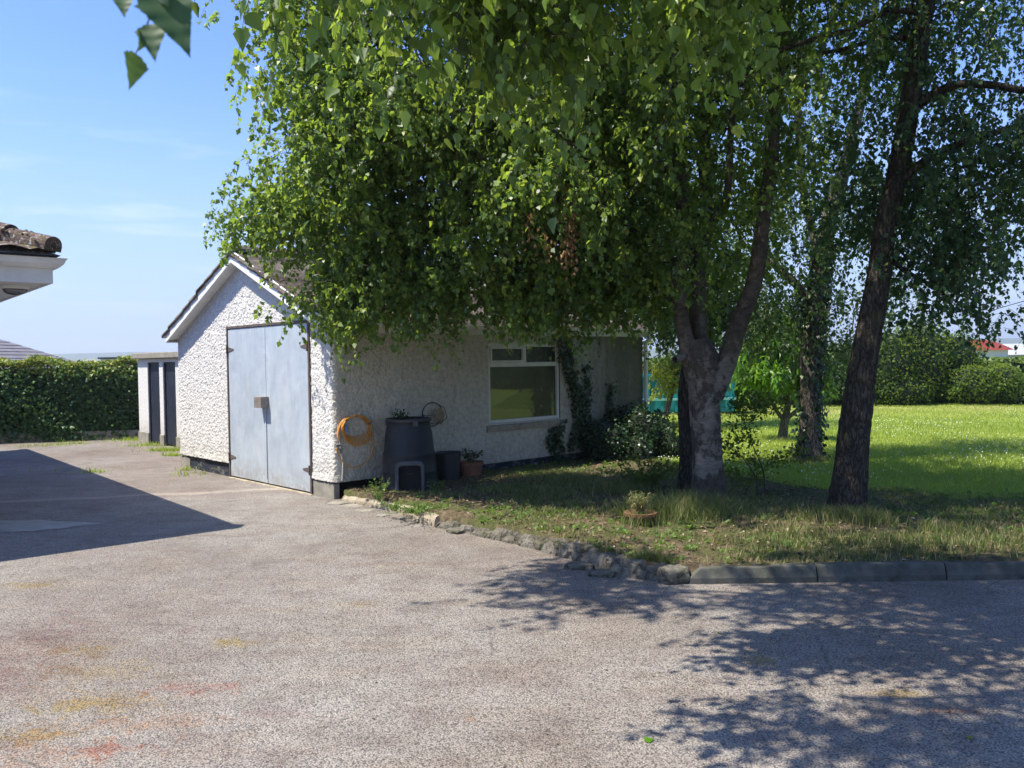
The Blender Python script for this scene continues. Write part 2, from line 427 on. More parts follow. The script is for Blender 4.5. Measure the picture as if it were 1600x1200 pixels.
def m_dash(grimy_warmed=True):
    t = NT('pebbledash'); co = t.co()
    s3 = t.n('ShaderNodeSeparateXYZ'); t.L(co, s3.inputs[0])
    c = t.mix(t.rng(t.noise(26, 5, .7, co), .34, .58), (.38, .375, .36), (.68, .67, .645))
    c = t.mix(t.rng(t.voro(48, co), .1, .6, .0, .5), c, (.55, .54, .52))
    # the long, damp side is grimier, tinted warm against blue skylight, and green-black past the window
    side = t.rng(s3.outputs[1], .06, -.005) if grimy_warmed else t.rng(s3.outputs[1], 90, 91)
    c = t.mix(t.math('MULTIPLY', side, .85), c, (.60, .545, .43))  # warm tint painted in to offset blue skylight on the shaded side
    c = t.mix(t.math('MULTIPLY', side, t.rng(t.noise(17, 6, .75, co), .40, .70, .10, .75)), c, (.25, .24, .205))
    alg = t.math('MULTIPLY', side, t.rng(t.math('ADD', s3.outputs[0], t.math('MULTIPLY', t.noise(2.2, 6, .7, t.co((2.5, 1, .35))), 2.2)), 4.4, 6.3, 0, .9))
    c = t.mix(alg, c, t.mix(t.noise(12, 5, .7, t.co((3, 1, .5))), (.045, .05, .032), (.16, .16, .115)))
    st = t.rng(t.noise(7, 5, .7, t.co((2.2, 1, .5))), .56, .74, 0, .5)
    c = t.mix(t.math('MULTIPLY', side, st), c, (.085, .08, .07))
    c = t.mix(t.math('MULTIPLY', t.rng(s3.outputs[2], .6, .2, 0, .5), t.rng(t.noise(9, 5, .7, co), .45, .65)), c, (.28, .27, .23))
    c = t.mix(t.math('MULTIPLY', t.rng(t.math('ADD', s3.outputs[2], t.math('MULTIPLY', t.noise(3, 5, .7, co), .5)), .75, .4, 0, .6), t.rng(t.noise(16, 5, .7, co), .35, .6)), c, (.27, .245, .20))
    c = t.mix(t.rng(t.noise(3, 6, .75, t.co((1, 2.2, .5))), .54, .72, 0, .45), c, (.36, .35, .32))
    nb = t.bump(t.math('SUBTRACT', t.noise(60, 5, .7, co), t.voro(48, co)), .5, .010)
    return t.fin(c, .92, nb, .2)
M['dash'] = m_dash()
M['dash_clean'] = m_dash(False)
def m_plinth():
    t = NT('plinth_paint'); co = t.co()
    c = t.mix(t.rng(t.noise(5, 6, .7, t.co((1, 1, 2.2))), .50, .62), (.016, .022, .034), (.13, .125, .11))
    return t.fin(c, .8, t.bump(t.noise(30, 6, .7, co), .6, .008), .3)
M['plinth'] = m_plinth()
def m_galv():
    t = NT('galvanised_sheet'); co = t.co()
    c = t.ramp(t.noise(2.2, 7, .7, t.co((1, 1.2, .6)), .6), [(.25, (.36, .42, .48)), (.5, (.46, .53, .60)), (.75, (.55, .61, .66))])
    c = t.mix(t.rng(t.voro(38, co, out='Color'), 0, 1, 0, .16), c, (.62, .66, .7))
    c = t.mix(t.rng(t.noise(5, 5, .7, t.co((1, 4, .35))), .52, .75, 0, .45), c, (.66, .67, .62))
    c = t.mix(t.rng(t.noise(9, 6, .75, t.co((1, 5, .25))), .55, .72, 0, .5), c, (.30, .33, .36))
    s3 = t.n('ShaderNodeSeparateXYZ'); t.L(co, s3.inputs[0])
    c = t.mix(t.math('MULTIPLY', t.rng(s3.outputs[2], .35, .03, 0, .7), t.rng(t.noise(14, 6, .8, co), .38, .62)), c, (.30, .25, .19))
    return t.fin(c, t.rng(t.noise(6, 5, .6, co), .3, .7, .42, .6), t.bump(t.noise(2.2, 3, .5, co), .5, .03), .5, .35)
M['galv'] = m_galv()
def m_tile():
    t = NT('roof_tile'); co = t.co()
    c = t.ramp(t.noise(6, 7, .7, co), [(.25, (.07, .06, .055)), (.5, (.15, .125, .11)), (.75, (.25, .21, .18))])
    c = t.mix(t.rng(t.noise(13, 6, .75, co), .55, .68), c, t.mix(t.noise(40, 3, .5, co), (.20, .19, .13), (.42, .40, .36)))
    c = t.mix(t.rng(t.noise(8, 6, .8, t.co((1, 1.3, 1))), .58, .70), c, (.12, .125, .03))
    return t.fin(c, .95, t.bump(t.noise(45, 6, .7, co), .8, .012), .2)
M['tile'] = m_tile()
M['hiptile'] = M['tile']
def m_rust_tile():
    t = NT('mossy_red_tile'); co = t.co()
    c = t.ramp(t.noise(9, 7, .7, co), [(.3, (.05, .042, .042)), (.5, (.12, .085, .07)), (.75, (.20, .15, .12))])
    c = t.mix(t.rng(t.noise(22, 5, .75, co), .55, .62), c, (.42, .40, .37))
    c = t.mix(t.rng(t.noise(12, 5, .75, co), .58, .66), c, (.12, .12, .03))
    return t.fin(c, .95, t.bump(t.noise(40, 6, .7, co), 1., .02), .2)
M['rtile'] = m_rust_tile()
def m_birch():
    t = NT('birch_bark'); co = t.co()
    s3 = t.n('ShaderNodeSeparateXYZ'); t.L(co, s3.inputs[0])
    base = t.ramp(t.noise(5, 7, .75, t.co((1, 1, 2.2))), [(.3, (.10, .085, .068)), (.46, (.20, .175, .145)), (.6, (.27, .245, .205)), (.75, (.38, .35, .30))])
    lines = t.noise(6, 5, .8, t.co((1, 1, 16)))
    c = t.mix(t.rng(lines, .54, .60, 0, .75), base, (.075, .06, .05))
    rough_ = t.ramp(t.noise(22, 7, .8, t.co((1, 1, .45))), [(.35, (.022, .018, .015)), (.55, (.085, .07, .055)), (.75, (.17, .14, .11))])
    pn = t.math('ADD', t.noise(4.2, 8, .72, t.co((1, 1, .75)), .3), t.rng(s3.outputs[2], .38, .0, 0, .30))
    f = t.rng(pn, .49, .54, 0, .92)
    c = t.mix(f, c, rough_)
    up = t.rng(s3.outputs[2], 1.15, 2.0, 0, .82)  # upper stems darker: mottled brown bark with the crown's shade painted in
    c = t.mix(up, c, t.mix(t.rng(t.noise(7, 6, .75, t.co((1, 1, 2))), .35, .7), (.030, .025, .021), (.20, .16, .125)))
    c = t.mix(t.rng(t.noise(1.7, 5, .7, co), .52, .64, 0, .4), c, (.07, .08, .035))
    nb = t.bump(t.math('SUBTRACT', t.math('MULTIPLY', lines, .25), t.math('MULTIPLY', f, .6)), .8, .02)
    nb = t.bump(t.noise(40, 7, .8, t.co((1, 1, .8))), 1., .02, nb)
    return t.fin(c, .88, nb, .2)
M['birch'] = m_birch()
def m_bark(name, a, b, ivy=0):
    t = NT(name)
    v = t.co((1, 1, .28))
    f = t.voro(24, t.mix(.2, v, t.noise(9, 4, .6, v, col=True)), 'DISTANCE_TO_EDGE')
    c = t.mix(t.rng(f, .0, .22), (a[0] * .35, a[1] * .35, a[2] * .35), t.mix(t.rng(t.noise(10, 5, .7, t.co()), .3, .7), a, b))
    c = t.mix(t.rng(t.noise(3, 5, .7, t.co()), .52, .66, 0, .5), c, (.05, .06, .025))
    nb = t.bump(f, 1., .03); nb = t.bump(t.noise(50, 5, .7, t.co()), .7, .01, nb)
    return t.fin(c, .92, nb, .2)
M['bark'] = m_bark('fissured_bark', (.045, .038, .030), (.10, .086, .07))
M['bark_pale'] = m_bark('grey_bark', (.12, .10, .08), (.26, .225, .18))
M['twig'] = m_plain('twig_bark', (.035, .028, .024), (.09, .07, .055), 20, .8, .3, .003)
M['stem'] = m_plain('green_stem', (.08, .09, .04), (.16, .14, .08), 20, .8, 0)
def m_glass():
    t = NT('window_glass')
    t.fin((.014, .02, .018), .25, None, .5)
    g = t.n('ShaderNodeBsdfGlossy'); g.inputs['Roughness'].default_value = .02; g.inputs[0].default_value = (.52, .56, .56, 1)
    fr = t.n('ShaderNodeFresnel'); fr.inputs[0].default_value = 1.8
    t.L(t.bump(t.noise(1.2, 2, .5, t.co()), .04, .02), g.inputs['Normal'])
    mx = t.n('ShaderNodeMixShader'); t.L(fr.outputs[0], mx.inputs[0]); t.L(t.p.outputs[0], mx.inputs[1]); t.L(g.outputs[0], mx.inputs[2])
    t.L(mx.outputs[0], t.out.inputs[0]); return t.m
M['glass'] = m_glass()

# ------------------------------------------------------------------ ground
def terr(x, y):
    x = np.asarray(x, float); y = np.asarray(y, float)
    return .085 + .018 * np.sin(x * .9 + 1) * np.cos(y * .7) + .012 * np.sin(x * 2.3 + y * 1.9) + .0 * x
b = MB(); b.add([(-3000, -400, -.35), (3000, -400, -.35), (3000, 4000, -.35), (-3000, 4000, -.35)], [(0, 1, 2, 3)])
tag(b.build('ground', M['ground']), kind='structure')
b = MB(); b.add([(-34, -14, 0), (46, -14, 0), (46, 27, 0), (-34, 27, 0)], [(0, 1, 2, 3)])
tag(b.build('driveway', M['asphalt']), kind='structure')
KP = np.array([(-2.0, 9.66), (-1.86, 9.5), (-1.33, 8.97), (-.68, 7.95), (0.02, 7.24), (.5, 6.6), (.84, 6.1), (1.17, 5.87), (1.6, 5.87), (60, 5.87)])
def kerb_y(x): return np.interp(x, KP[:, 0], KP[:, 1])
def kerb_x(y): return np.interp(-np.asarray(y, float), -KP[:8, 1][::1], KP[:8, 0])
gx = np.concatenate([np.linspace(0, 1, 160)])
rows = np.concatenate([np.linspace(6.0, 9.66, 60), np.linspace(9.75, 26.6, 110)])
def xl(y): return np.where(y < 9.66, np.interp(-y, -KP[:8, 1], KP[:8, 0]) + .17, np.where(y < 14, -1.9 + (y - 9.66) * .0, -3.))
V = []
for y in rows:
    x0 = float(xl(y)); xs = x0 + (48 - x0) * gx ** 1.7
    zz_ = terr(xs, y) + RS.normal(0, .003, xs.shape); zz_[0] = -.05; V.append(np.stack([xs, np.full_like(xs, y), zz_], 1))
V = np.concatenate(V); nr, nc = len(rows), len(gx)
idx = np.arange(nr * nc).reshape(nr, nc)
F = np.stack([idx[:-1, :-1], idx[:-1, 1:], idx[1:, 1:], idx[1:, :-1]], -1).reshape(-1, 4)
tag(npmesh('lawn', V, F, M['lawn'], smooth=True), kind='structure')
BX = np.array([-2.0, 1.3, 1.9, 2.4, 2.9, 3.6, 4.4, 6, 9, 14])
BY = np.array([9.85, 12.9, 12.4, 11.2, 10.2, 9.5, 9.0, 8.3, 7.4, 6.6])
def back_y(x): return np.interp(x, BX, BY) + .12 * np.sin(x * 5) + .07 * np.sin(x * 13 + 1)
def bed_z(x, y): return terr(x, y) + .012 + .02 * (np.sin(x * 3.1) * np.sin(y * 2.7 + 1) * .5 + .5)
xs = np.linspace(-1.98, 14, 420); ts = np.linspace(0, 1, 60)
X = np.repeat(xs[:, None], 60, 1); y0 = kerb_y(xs) + .06; y1 = np.maximum(back_y(xs), y0 + .05)
Y = y0[:, None] + (y1 - y0)[:, None] * ts[None]
Z = bed_z(X, Y) + RS.normal(0, .006, X.shape); Y[:, 1] = Y[:, 0] + .002; Z[:, 0] = -.03
idx = np.arange(X.size).reshape(X.shape)
F = np.stack([idx[:-1, :-1], idx[1:, :-1], idx[1:, 1:], idx[:-1, 1:]], -1).reshape(-1, 4)
tag(npmesh('bed_ground', np.stack([X, Y, Z], -1).reshape(-1, 3), F, M['soil'], smooth=True), kind='structure')
# field bank beyond the lawn
V = []; n1, n2 = 60, 24
for j in range(n2):
    for i in range(n1):
        y = 26.4 + j * 6.; x = -6 + i * 3.2
        V.append((x, y, .05 + 1.15 * min(1, max(0, (y - 27) / 14)) * (1 / (1 + math.exp(-(x - 14) / 3))) + random.uniform(-.05, .05)))
F = [(j * n1 + i, j * n1 + i + 1, (j + 1) * n1 + i + 1, (j + 1) * n1 + i) for j in range(n2 - 1) for i in range(n1 - 1)]
b = MB(); b.add(V, F); tag(b.build('field', M['field'], smooth=True), kind='structure')
b = MB(); V = []
for i in range(90):
    x = -1900 + i * 42; h = 22 + 7 * sin(i * .31) + 5 * sin(i * .11 + 1) + 2 * sin(i * 1.3)
    V += [(x, 1500, -10), (x, 1560 , h * .93), (x, 1900, h + 6), (x, 2300, -10)]
b.add(V, [(i * 4 + k, i * 4 + 4 + k, i * 4 + 5 + k, i * 4 + 1 + k) for i in range(89) for k in range(3)])
tag(b.build('hills', M['hill'], smooth=True), kind='structure')
# smooth cement patch in the tarmac
P = []
c0 = gnd(30, 826)
for i in range(40):
    a = 2 * pi * i / 40; r = 1 + .12 * sin(3 * a + 1) + .07 * sin(7 * a) + .04 * sin(13 * a)
    P.append((c0[0] - .45 + 1.0 * r * cos(a), c0[1] + .1 + .38 * r * sin(a), .004))
b = MB(); b.add(P, [list(range(40))]); tag(b.build('cement_patch', M['patch']), kind='structure')

# ------------------------------------------------------------------ worley relief for the pebbledash
def worley(u, v, s, seed):
    iu = np.floor(u / s).astype(int); iv = np.floor(v / s).astype(int)
    best = np.full(u.shape, 9.); hh = np.zeros(u.shape)
    for a in (-1, 0, 1):
        for c in (-1, 0, 1):
            gu = iu + a; gv = iv + c
            h = (gu * 73856093 ^ gv * 19349663 ^ seed * 83492791) & 0xffffff
            r1 = ((h * 1103515245 + 12345) & 0x7fffffff) / 0x7fffffff
            r2 = ((h * 69069 + 907133923) & 0x7fffffff) / 0x7fffffff
            d = np.hypot((gu + .15 + .7 * r1) * s - u, (gv + .15 + .7 * r2) * s - v) / s
            m = d < best; best = np.where(m, d, best); hh = np.where(m, (r1 * 7.3 + r2 * 3.1) % 1, hh)
    return best, hh
def dash_h(u, v):
    d1, h1 = worley(u, v, .029, 1); d2, h2 = worley(u + .3, v, .017, 2); d3, h3 = worley(u, v, .13, 5)
    return .0105 * np.clip(1 - (d1 / .75) ** 2, 0, 1) * (.25 + h1) + .007 * np.clip(1 - (d2 / .7) ** 2, 0, 1) * h2 + .006 * h3 * (1 - d3)

# ------------------------------------------------------------------ garage
YAW = .822
GL = np.array([sin(YAW), cos(YAW), 0]); GG = np.array([-cos(YAW), sin(YAW), 0]); GC = np.array([-2.079, 9.74, 0])
gar = tag(empty('garage', GC, pi / 2 - YAW), 'white pebbledash garage with grey double doors under the birches', 'garage')
GW, GLEN = 4.64, 5.75
PIT = .43
def under(y): return 2.03 + PIT * np.minimum(y, GW - y)
RC = .05
def path(s):        # s<0 gable (distance from the near corner), s>0 long wall; rounded corner
    s = np.asarray(s, float); x = np.zeros_like(s); y = np.zeros_like(s); nx = np.zeros_like(s); ny = np.zeros_like(s)
    a = s <= -RC; x[a] = 0; y[a] = -s[a]; nx[a] = -1
    c = s >= RC; x[c] = s[c]; ny[c] = -1
    m = ~(a | c); th = (s[m] + RC) / (2 * RC) * (pi / 2)
    nx[m] = -np.cos(th); ny[m] = -np.sin(th); x[m] = RC + nx[m] * RC; y[m] = RC + ny[m] * RC
    return x, y, nx, ny
def lin(bps, st):
    o = []
    for p, q in zip(bps[:-1], bps[1:]): o.append(np.linspace(p, q, max(2, int(round((q - p) / st)) + 1))[:-1])
    return np.concatenate(o + [[bps[-1]]])
S = lin([-GW, -2.80, -.54, -RC, RC, 2.40, 3.80, GLEN], .0105)
Zg = lin([.2, .74, 1.84, 2.03, 2.10, 3.1], .0105)
SS, ZZ = np.meshgrid(S, Zg, indexing='ij')
top = np.where(SS < 0, under(-SS), 2.03)
ZZc = np.minimum(ZZ, top)
x, y, nx, ny = path(SS)
h = dash_h(SS, ZZc) + .004
edge = np.minimum.reduce([np.abs(SS + 2.80), np.abs(SS + .54)]); edge = np.where(ZZc < 2.12, edge, 1)
edge = np.minimum(edge, np.where((SS > 2.38) & (SS < 3.82), np.minimum(abs(ZZc - .74), abs(ZZc - 1.84)), 1)); edge = np.minimum(edge, np.where((ZZc > .72) & (ZZc < 1.86), np.minimum(abs(SS - 2.4), abs(SS - 3.8)), 1))
h = h * np.clip(edge / .02, .15, 1) + np.where(ZZc < .215, .004, 0) + .012 * np.exp(-((ZZc - .22) / .05) ** 2)
V = np.stack([x + nx * h, y + ny * h, ZZc], -1)
idx = np.arange(SS.size).reshape(SS.shape)
Q = np.stack([idx[:-1, :-1], idx[1:, :-1], idx[1:, 1:], idx[:-1, 1:]], -1)
sc_ = (SS[:-1, :-1] + SS[1:, 1:]) / 2; zc_ = (ZZ[:-1, :-1] + ZZ[1:, 1:]) / 2; tp = np.minimum(top[:-1, :-1], top[1:, 1:])
dead = (ZZ[:-1, :-1] >= np.maximum(top[:-1, :-1], top[1:, :-1]) - 1e-6) | ((sc_ > -2.80) & (sc_ < -.54) & (zc_ < 2.10)) | ((sc_ > 2.40) & (sc_ < 3.80) & (zc_ > .74) & (zc_ < 1.84))
Q = Q[~dead]
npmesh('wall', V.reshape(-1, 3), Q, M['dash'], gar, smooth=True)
b = MB()                                                            # the two sides out of view and the inner mass
b.box((.005, GW - .2, -.2), (GLEN, GW - .005, 2.03)); b.box((GLEN - .2, .003, .2), (GLEN - .002, GW - .2, 2.03))
b.prism([(GLEN - .15, .01, 2.03), (GLEN - .15, GW - .01, 2.03), (GLEN - .15, GW / 2, 2.03 + PIT * GW / 2)], (.12, 0, 0))
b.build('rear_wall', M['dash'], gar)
b = MB()
b.box((.012, 2.82, -.2), (.06, 4.62, .2)); b.build('plinth', M['plinth'], gar); b = MB(); b.box((.5, .022, -.2), (GLEN - .01, .1, .2))
b.build('plinth', M['plinth'], gar)
b = MB(); b.box((-.012, .03, -.2), (.07, .52, .185)); b.build('corner_block', M['concrete'], gar, .012)
b = MB(); b.box((-.004, 4.3, -.2), (.05, 4.66, .17)); b.build('corner_block', M['concrete'], gar, .012)
b = MB(); b.box((-.05, .5, -.2), (.08, 2.84, .012)); b.build('doorstep', M['pale_mortar'], gar, .01)
b = MB()                                                            # inside darkness painted as a near-black box behind doors and glass
b.box((.12, .16, 0), (5.5, 4.4, 1.99)); b.build('interior_darkness', M['dark'], gar)
# double doors
b = MB(); b.box((-.034, .512, .0), (.03, .548, 2.135)); b.box((-.034, 2.792, .0), (.03, 2.828, 2.135)); b.box((-.034, .548, 2.10), (.03, 2.792, 2.135))
b.build('door_frame', M['darkmetal'], gar, .003)
def leaf(y0, y1, hy, sgn):
    d = MB(); o = d.box((-.022, y0, .03), (.02, y1, 2.094)).build('door', M['galv'], gar, .004)
    if sgn < 0: o['label'] = 'right leaf of the galvanised double door'
    else: o['label'] = 'left leaf of the galvanised double door'
    for z in (.3, 1.81):
        k = MB(); k.prism([(-.030, hy, z - .035), (-.030, hy, z + .035), (-.030, hy - sgn * .17, z + .008), (-.030, hy - sgn * .17, z - .008)], (.007, 0, 0))
        k.tube([(-.040, hy + sgn * .012, z - .06), (-.040, hy + sgn * .012, z + .06)], .013, 8)
        k.build('hinge', M['darkmetal'], o)
    return o
dl = leaf(1.672, 2.788, 2.785, 1)
dr_ = leaf(.552, 1.662, .555, -1)
k = MB(); k.box((-.135, 1.60, 1.03), (-.023, 1.80, 1.175)); k.build('lock_box', M['rust'], dl, .004)
k = MB(); k.box((-.032, 1.672, .10), (-.023, 1.70, 1.03)); k.build('cover_strip', M['galv'], dl, .002)
# bargeboards
def barge(y0, y1, name):
    d = MB(); e = -.175
    z0 = lambda y: 1.955 + PIT * min(y + .07, GW + .07 - y)
    pts = [(e, y0, z0(y0)), (e, y1, z0(y1)), (e, y1, z0(y1) + .17), (e, y0, z0(y0) + .17)]
    d.prism(pts, (.024, 0, 0))
    q = [(e + .024, y0, z0(y0) + .02), (e + .024, y1, z0(y1) + .02), (e + .024, y1, z0(y1) + .034), (e + .024, y0, z0(y0) + .034)]
    d.prism(q, (.17, 0, 0))
    d.build(name, M['white'], gar, .003)
barge(-.07, GW / 2 - .001, 'bargeboard'); barge(GW + .07, GW / 2 + .001, 'bargeboard')
# eaves: fascia, gutter, downpipe
for yy, sg in ((-.085, -1), (GW + .085, 1)):
    d = MB(); d.box((-.15, min(yy, yy - sg * .02), 1.955), (GLEN + .12, max(yy, yy - sg * .02), 2.10)); d.box((-.15, min(yy - sg * .02, yy - sg * .085), 1.96), (GLEN + .12, max(yy - sg * .02, yy - sg * .085), 1.975))
    d.build('fascia', M['frame'], gar, .002)
    d = MB(); n_ = 9
    pr = [(yy + sg * (.0 + .055 - .052 * cos(pi * i / (n_ - 1))), 2.075 - .05 * sin(pi * i / (n_ - 1))) for i in range(n_)]
    pi_ = [(yy + sg * (.055 - .047 * cos(pi * i / (n_ - 1))), 2.076 - .043 * sin(pi * i / (n_ - 1))) for i in range(n_)][::-1]
    d.prism([(-.19, p, z) for p, z in pr + pi_], (GLEN + .34, 0, 0))
    d.prism([(-.19, p, z) for p, z in pr], (.004, 0, 0)); d.prism([(GLEN + .15, p, z) for p, z in pr], (.004, 0, 0))
    d.build('gutter', M['white'], gar)
d = MB(); d.tube([(GLEN + .03, -.14, 2.03), (GLEN + .03, -.14, 1.93), (GLEN + .02, -.06, 1.85), (GLEN + .02, -.06, .05), (GLEN + .02, -.12, .0)], .034, 12)
for z in (1.7, .9): d.box((GLEN - .03, -.10, z), (GLEN + .07, .0, z + .03))
d.build('downpipe', M['white'], gar, smooth=False)
# roof: courses of profiled tiles with real steps, both slopes, and ridge tiles
def slope(side):
    L0, L1 = -.20, GLEN + .16
    nx_ = int((L1 - L0) / .022); Xs = np.linspace(L0, L1, nx_)
    half = GW / 2; run = half + .17; hyp = run * math.hypot(1, PIT); nc_ = 9; gau = hyp / nc_
    V = []; rr = 0
    for c in range(nc_):
        for t_, lift in ((0., .026), (.999, .002)):
            q = (c + t_) * gau / math.hypot(1, PIT)
            yy = -.17 + q; zz = 2.13 + PIT * (yy + .085) + lift - .04
            wob = .004 * np.sin(Xs * 7 + c * 3) + RS.normal(0, .0015, nx_)
            pr = .022 * np.abs(np.sin(pi * (Xs - L0) / .165)) ** .8
            col = np.floor((Xs - L0) / .33); wob = wob + .008 * np.sin(col * 12.9 + c * 7.7)
            yv = yy + .012 * np.sin(col * 5.3 + c * 11.) if t_ == 0 else np.full(nx_, yy)
            V.append(np.stack([Xs, (yv if side > 0 else GW - yv) * np.ones(nx_), zz + pr + wob], 1)); rr += 1
    W_ = np.concatenate(V); ix = np.arange(len(W_)).reshape(rr, nx_)
    Fq = np.stack([ix[:-1, :-1], ix[:-1, 1:], ix[1:, 1:], ix[1:, :-1]], -1).reshape(-1, 4)
    low = W_.copy(); low[:, 2] -= .045; n0 = len(W_)
    Fl = Fq[:, ::-1] + n0
    rim = []
    for i in range(rr - 1): rim += [(ix[i, 0], ix[i + 1, 0], ix[i + 1, 0] + n0, ix[i, 0] + n0), (ix[i, -1], ix[i, -1] + n0, ix[i + 1, -1] + n0, ix[i + 1, -1])]
    for j in range(nx_ - 1): rim += [(ix[0, j], ix[0, j] + n0, ix[0, j + 1] + n0, ix[0, j + 1])]
    return np.concatenate([W_, low]), np.concatenate([Fq, Fl, np.array(rim)])
Va, Fa = slope(1); Vb, Fb = slope(-1)
roof = npmesh('roof', np.concatenate([Va, Vb]), np.concatenate([Fa, Fb[:, ::-1] + len(Va)]), M['tile'], gar, smooth=False)
d = MB(); zr = 2.13 + PIT * (GW / 2 + .085) + .0
for i in range(14):
    a = -.22 + i * .435; jig = random.uniform(-.008, .008)
    pr = [(GW / 2 + .12 * cos(pi * k / 8), zr - .05 + .11 * sin(pi * k / 8) + jig) for k in range(9)]
    d.prism([(a, p, z) for p, z in pr], (.428, 0, 0))
d.build('ridge_tiles', M['tile'], roof, .004)
# window
win = MB()
u0, u1, z0, z1 = 2.40, 3.80, .74, 1.84
def ring(mb, a0, a1, c0, c1, t_, yf, yb):
    mb.box((a0, yf, c0), (a1, yb, c0 + t_)); mb.box((a0, yf, c1 - t_), (a1, yb, c1)); mb.box((a0, yf, c0 + t_), (a0 + t_, yb, c1 - t_)); mb.box((a1 - t_, yf, c0 + t_), (a1, yb, c1 - t_))
wroot = MB(); ring(wroot, u0, u1, z0, z1, .045, .012, .10); wroot.box((u0 + .045, .006, 1.515), (u1 - .045, .09, 1.575)); wroot.box((3.085, .008, 1.575), (3.13, .09, z1 - .045))
wo_ = wroot.build('window', M['frame'], gar, .004)
s_ = MB(); ring(s_, u0 + .047, 3.083, 1.577, z1 - .047, .028, -.004, .05); s_.build('sash', M['frame'], wo_, .003)
p_ = MB(); p_.box((u0 + .046, .045, z0 + .046), (u1 - .046, .049, 1.514)); p_.build('pane', M['glass'], wo_)
p_ = MB(); p_.box((u0 + .076, .030, 1.606), (3.054, .034, z1 - .076)); p_.build('pane', M['glass'], wo_)
p_ = MB(); p_.box((3.131, .045, 1.576), (u1 - .046, .049, z1 - .046)); p_.build('pane', M['glass'], wo_)
s_ = MB(); s_.prism([(u0 - .06, -.055, .63), (u0 - .06, .02, .63), (u0 - .06, .02, .735), (u0 - .06, -.055, .70)], (u1 - u0 + .12, 0, 0)); s_.build('sill', M['pale_mortar'], wo_, .004)
s_ = MB(); s_.box((u0 - .03, -.008, 1.842), (u1 + .03, .02, 1.90)); s_.build('lintel', M['frame'], wo_, .004)

# ------------------------------------------------------------------ outhouse behind the garage
OC = gnd(218.5, 690)
oh = tag(empty('outhouse', OC, math.atan2(-GG[1], -GG[0])), 'low flat-roofed white outhouse with two narrow navy doors', 'outhouse')
# local +X runs towards the garage, +Y away from the camera
b = MB()
for a0, a1, c0, c1 in [(0, .56, .2, 1.74), (1.20, 1.40, .2, 1.74), (2.04, 4.7, .2, 1.74), (.56, 1.20, 1.67, 1.74), (1.40, 2.04, 1.67, 1.74)]:
    b.box((a0, 0, c0), (a1, .14, c1))
b.box((0, .14, .2), (.14, 2.0, 1.74))
o = b.build('wall', M['dash_clean'], oh)
b = MB(); [MB().box((p_, -.02, -.1), (q_, .16, .22)).build('plinth', M['concrete'], oh, .01) for p_, q_ in ((-.03, .57), (1.19, 1.41), (2.03, 4.7))]
b = MB(); b.box((-.10, -.10, 1.745), (4.7, 2.1, 1.865)); b.build('roof_slab', M['concrete'], oh, .015)
for a0 in (.56, 1.40):
    b = MB()
    for i in range(6): b.box((a0 + .03 + i * .097, .045, .04), (a0 + .03 + i * .097 + .093, .075, 1.645))
    b.box((a0, .02, 0), (a0 + .03, .1, 1.67)); b.box((a0 + .61, .02, 0), (a0 + .64, .1, 1.67)); b.box((a0 + .03, .02, 1.645), (a0 + .61, .1, 1.67)); b.box((a0 + .04, .078, .03), (a0 + .6, .1, 1.64))
    b.build('door', M['navy'], oh, .003)

# ------------------------------------------------------------------ the house corner at the left
HA = RAD(50)
H1 = np.array([-sin(HA), -cos(HA), 0]); H2 = np.array([-cos(HA), sin(HA), 0])      # along the two eaves, away from the corner
HC = at(107, 404, 7.7); HZ = HC[2]
hs = tag(empty('house', (HC[0], HC[1], 0), math.atan2(H1[1], H1[0])), 'house with a mossy tiled hip roof over a white gutter and soffit', 'house')
# local +X along eave 1 (towards the camera), local +Y : check handedness -> eave 2 is -Y
def hl(a, c, z): return (a, -c, z)           # a along eave 1, c along eave 2, both from the gutter's outer corner
A1, A2 = 9.0, 10.7
b = MB(); q = .72
b.box(hl(q, A2 - q, -.1), hl(A1, q, 2.28)); b.build('wall', M['dash_clean'], hs)
b = MB()
b.add([hl(.13, .13, HZ - .215), hl(A1, .13, HZ - .215), hl(A1, q, HZ - .215), hl(q, q, HZ - .215), hl(q, A2 - .13, HZ - .215), hl(.13, A2 - .13, HZ - .215)],
      [(0, 1, 2, 3), (0, 3, 4, 5)])
b.build('soffit', M['housewhite'], hs)
b = MB()
b.prism([hl(.11, .11, HZ - .225), hl(A1, .11, HZ - .225), hl(A1, .135, HZ - .225), hl(.135, .135, HZ - .225)], (0, 0, .18))
b.prism([hl(.11, .111, HZ - .225), hl(.134, .136, HZ - .225), hl(.134, A2 - .12, HZ - .225), hl(.11, A2 - .12, HZ - .225)], (0, 0, .18))
b.build('fascia', M['housewhite'], hs)
b = MB()                                      # ogee gutter swept round the corner with a mitre
og = [(0, 0), (.012, -.004), (.018, -.022), (.03, -.05), (.055, -.075), (.075, -.09), (.108, -.092), (.108, -.0), (.103, -.0), (.103, -.087), (.075, -.084), (.058, -.069), (.036, -.046), (.024, -.02), (.012, -.012)]
for i in range(len(og)):
    j = (i + 1) % len(og); (p, z), (p2, z2) = og[i], og[j]
    b.add([hl(A1, p, HZ + z), hl(p, p, HZ + z), hl(p2, p2, HZ + z2), hl(A1, p2, HZ + z2)], [(0, 1, 2, 3)])
    b.add([hl(p, A2, HZ + z), hl(p, p, HZ + z), hl(p2, p2, HZ + z2), hl(p2, A2, HZ + z2)], [(3, 2, 1, 0)])
gt = b.build('gutter', M['housewhite'], hs)
b = MB()                                      # gutter joint clips
for a_ in (.55, 2.4): MB().box(hl(a_, .026, HZ - .094), hl(a_ + .035, .112, HZ - .05)).build('clip', M['housewhite'], gt)
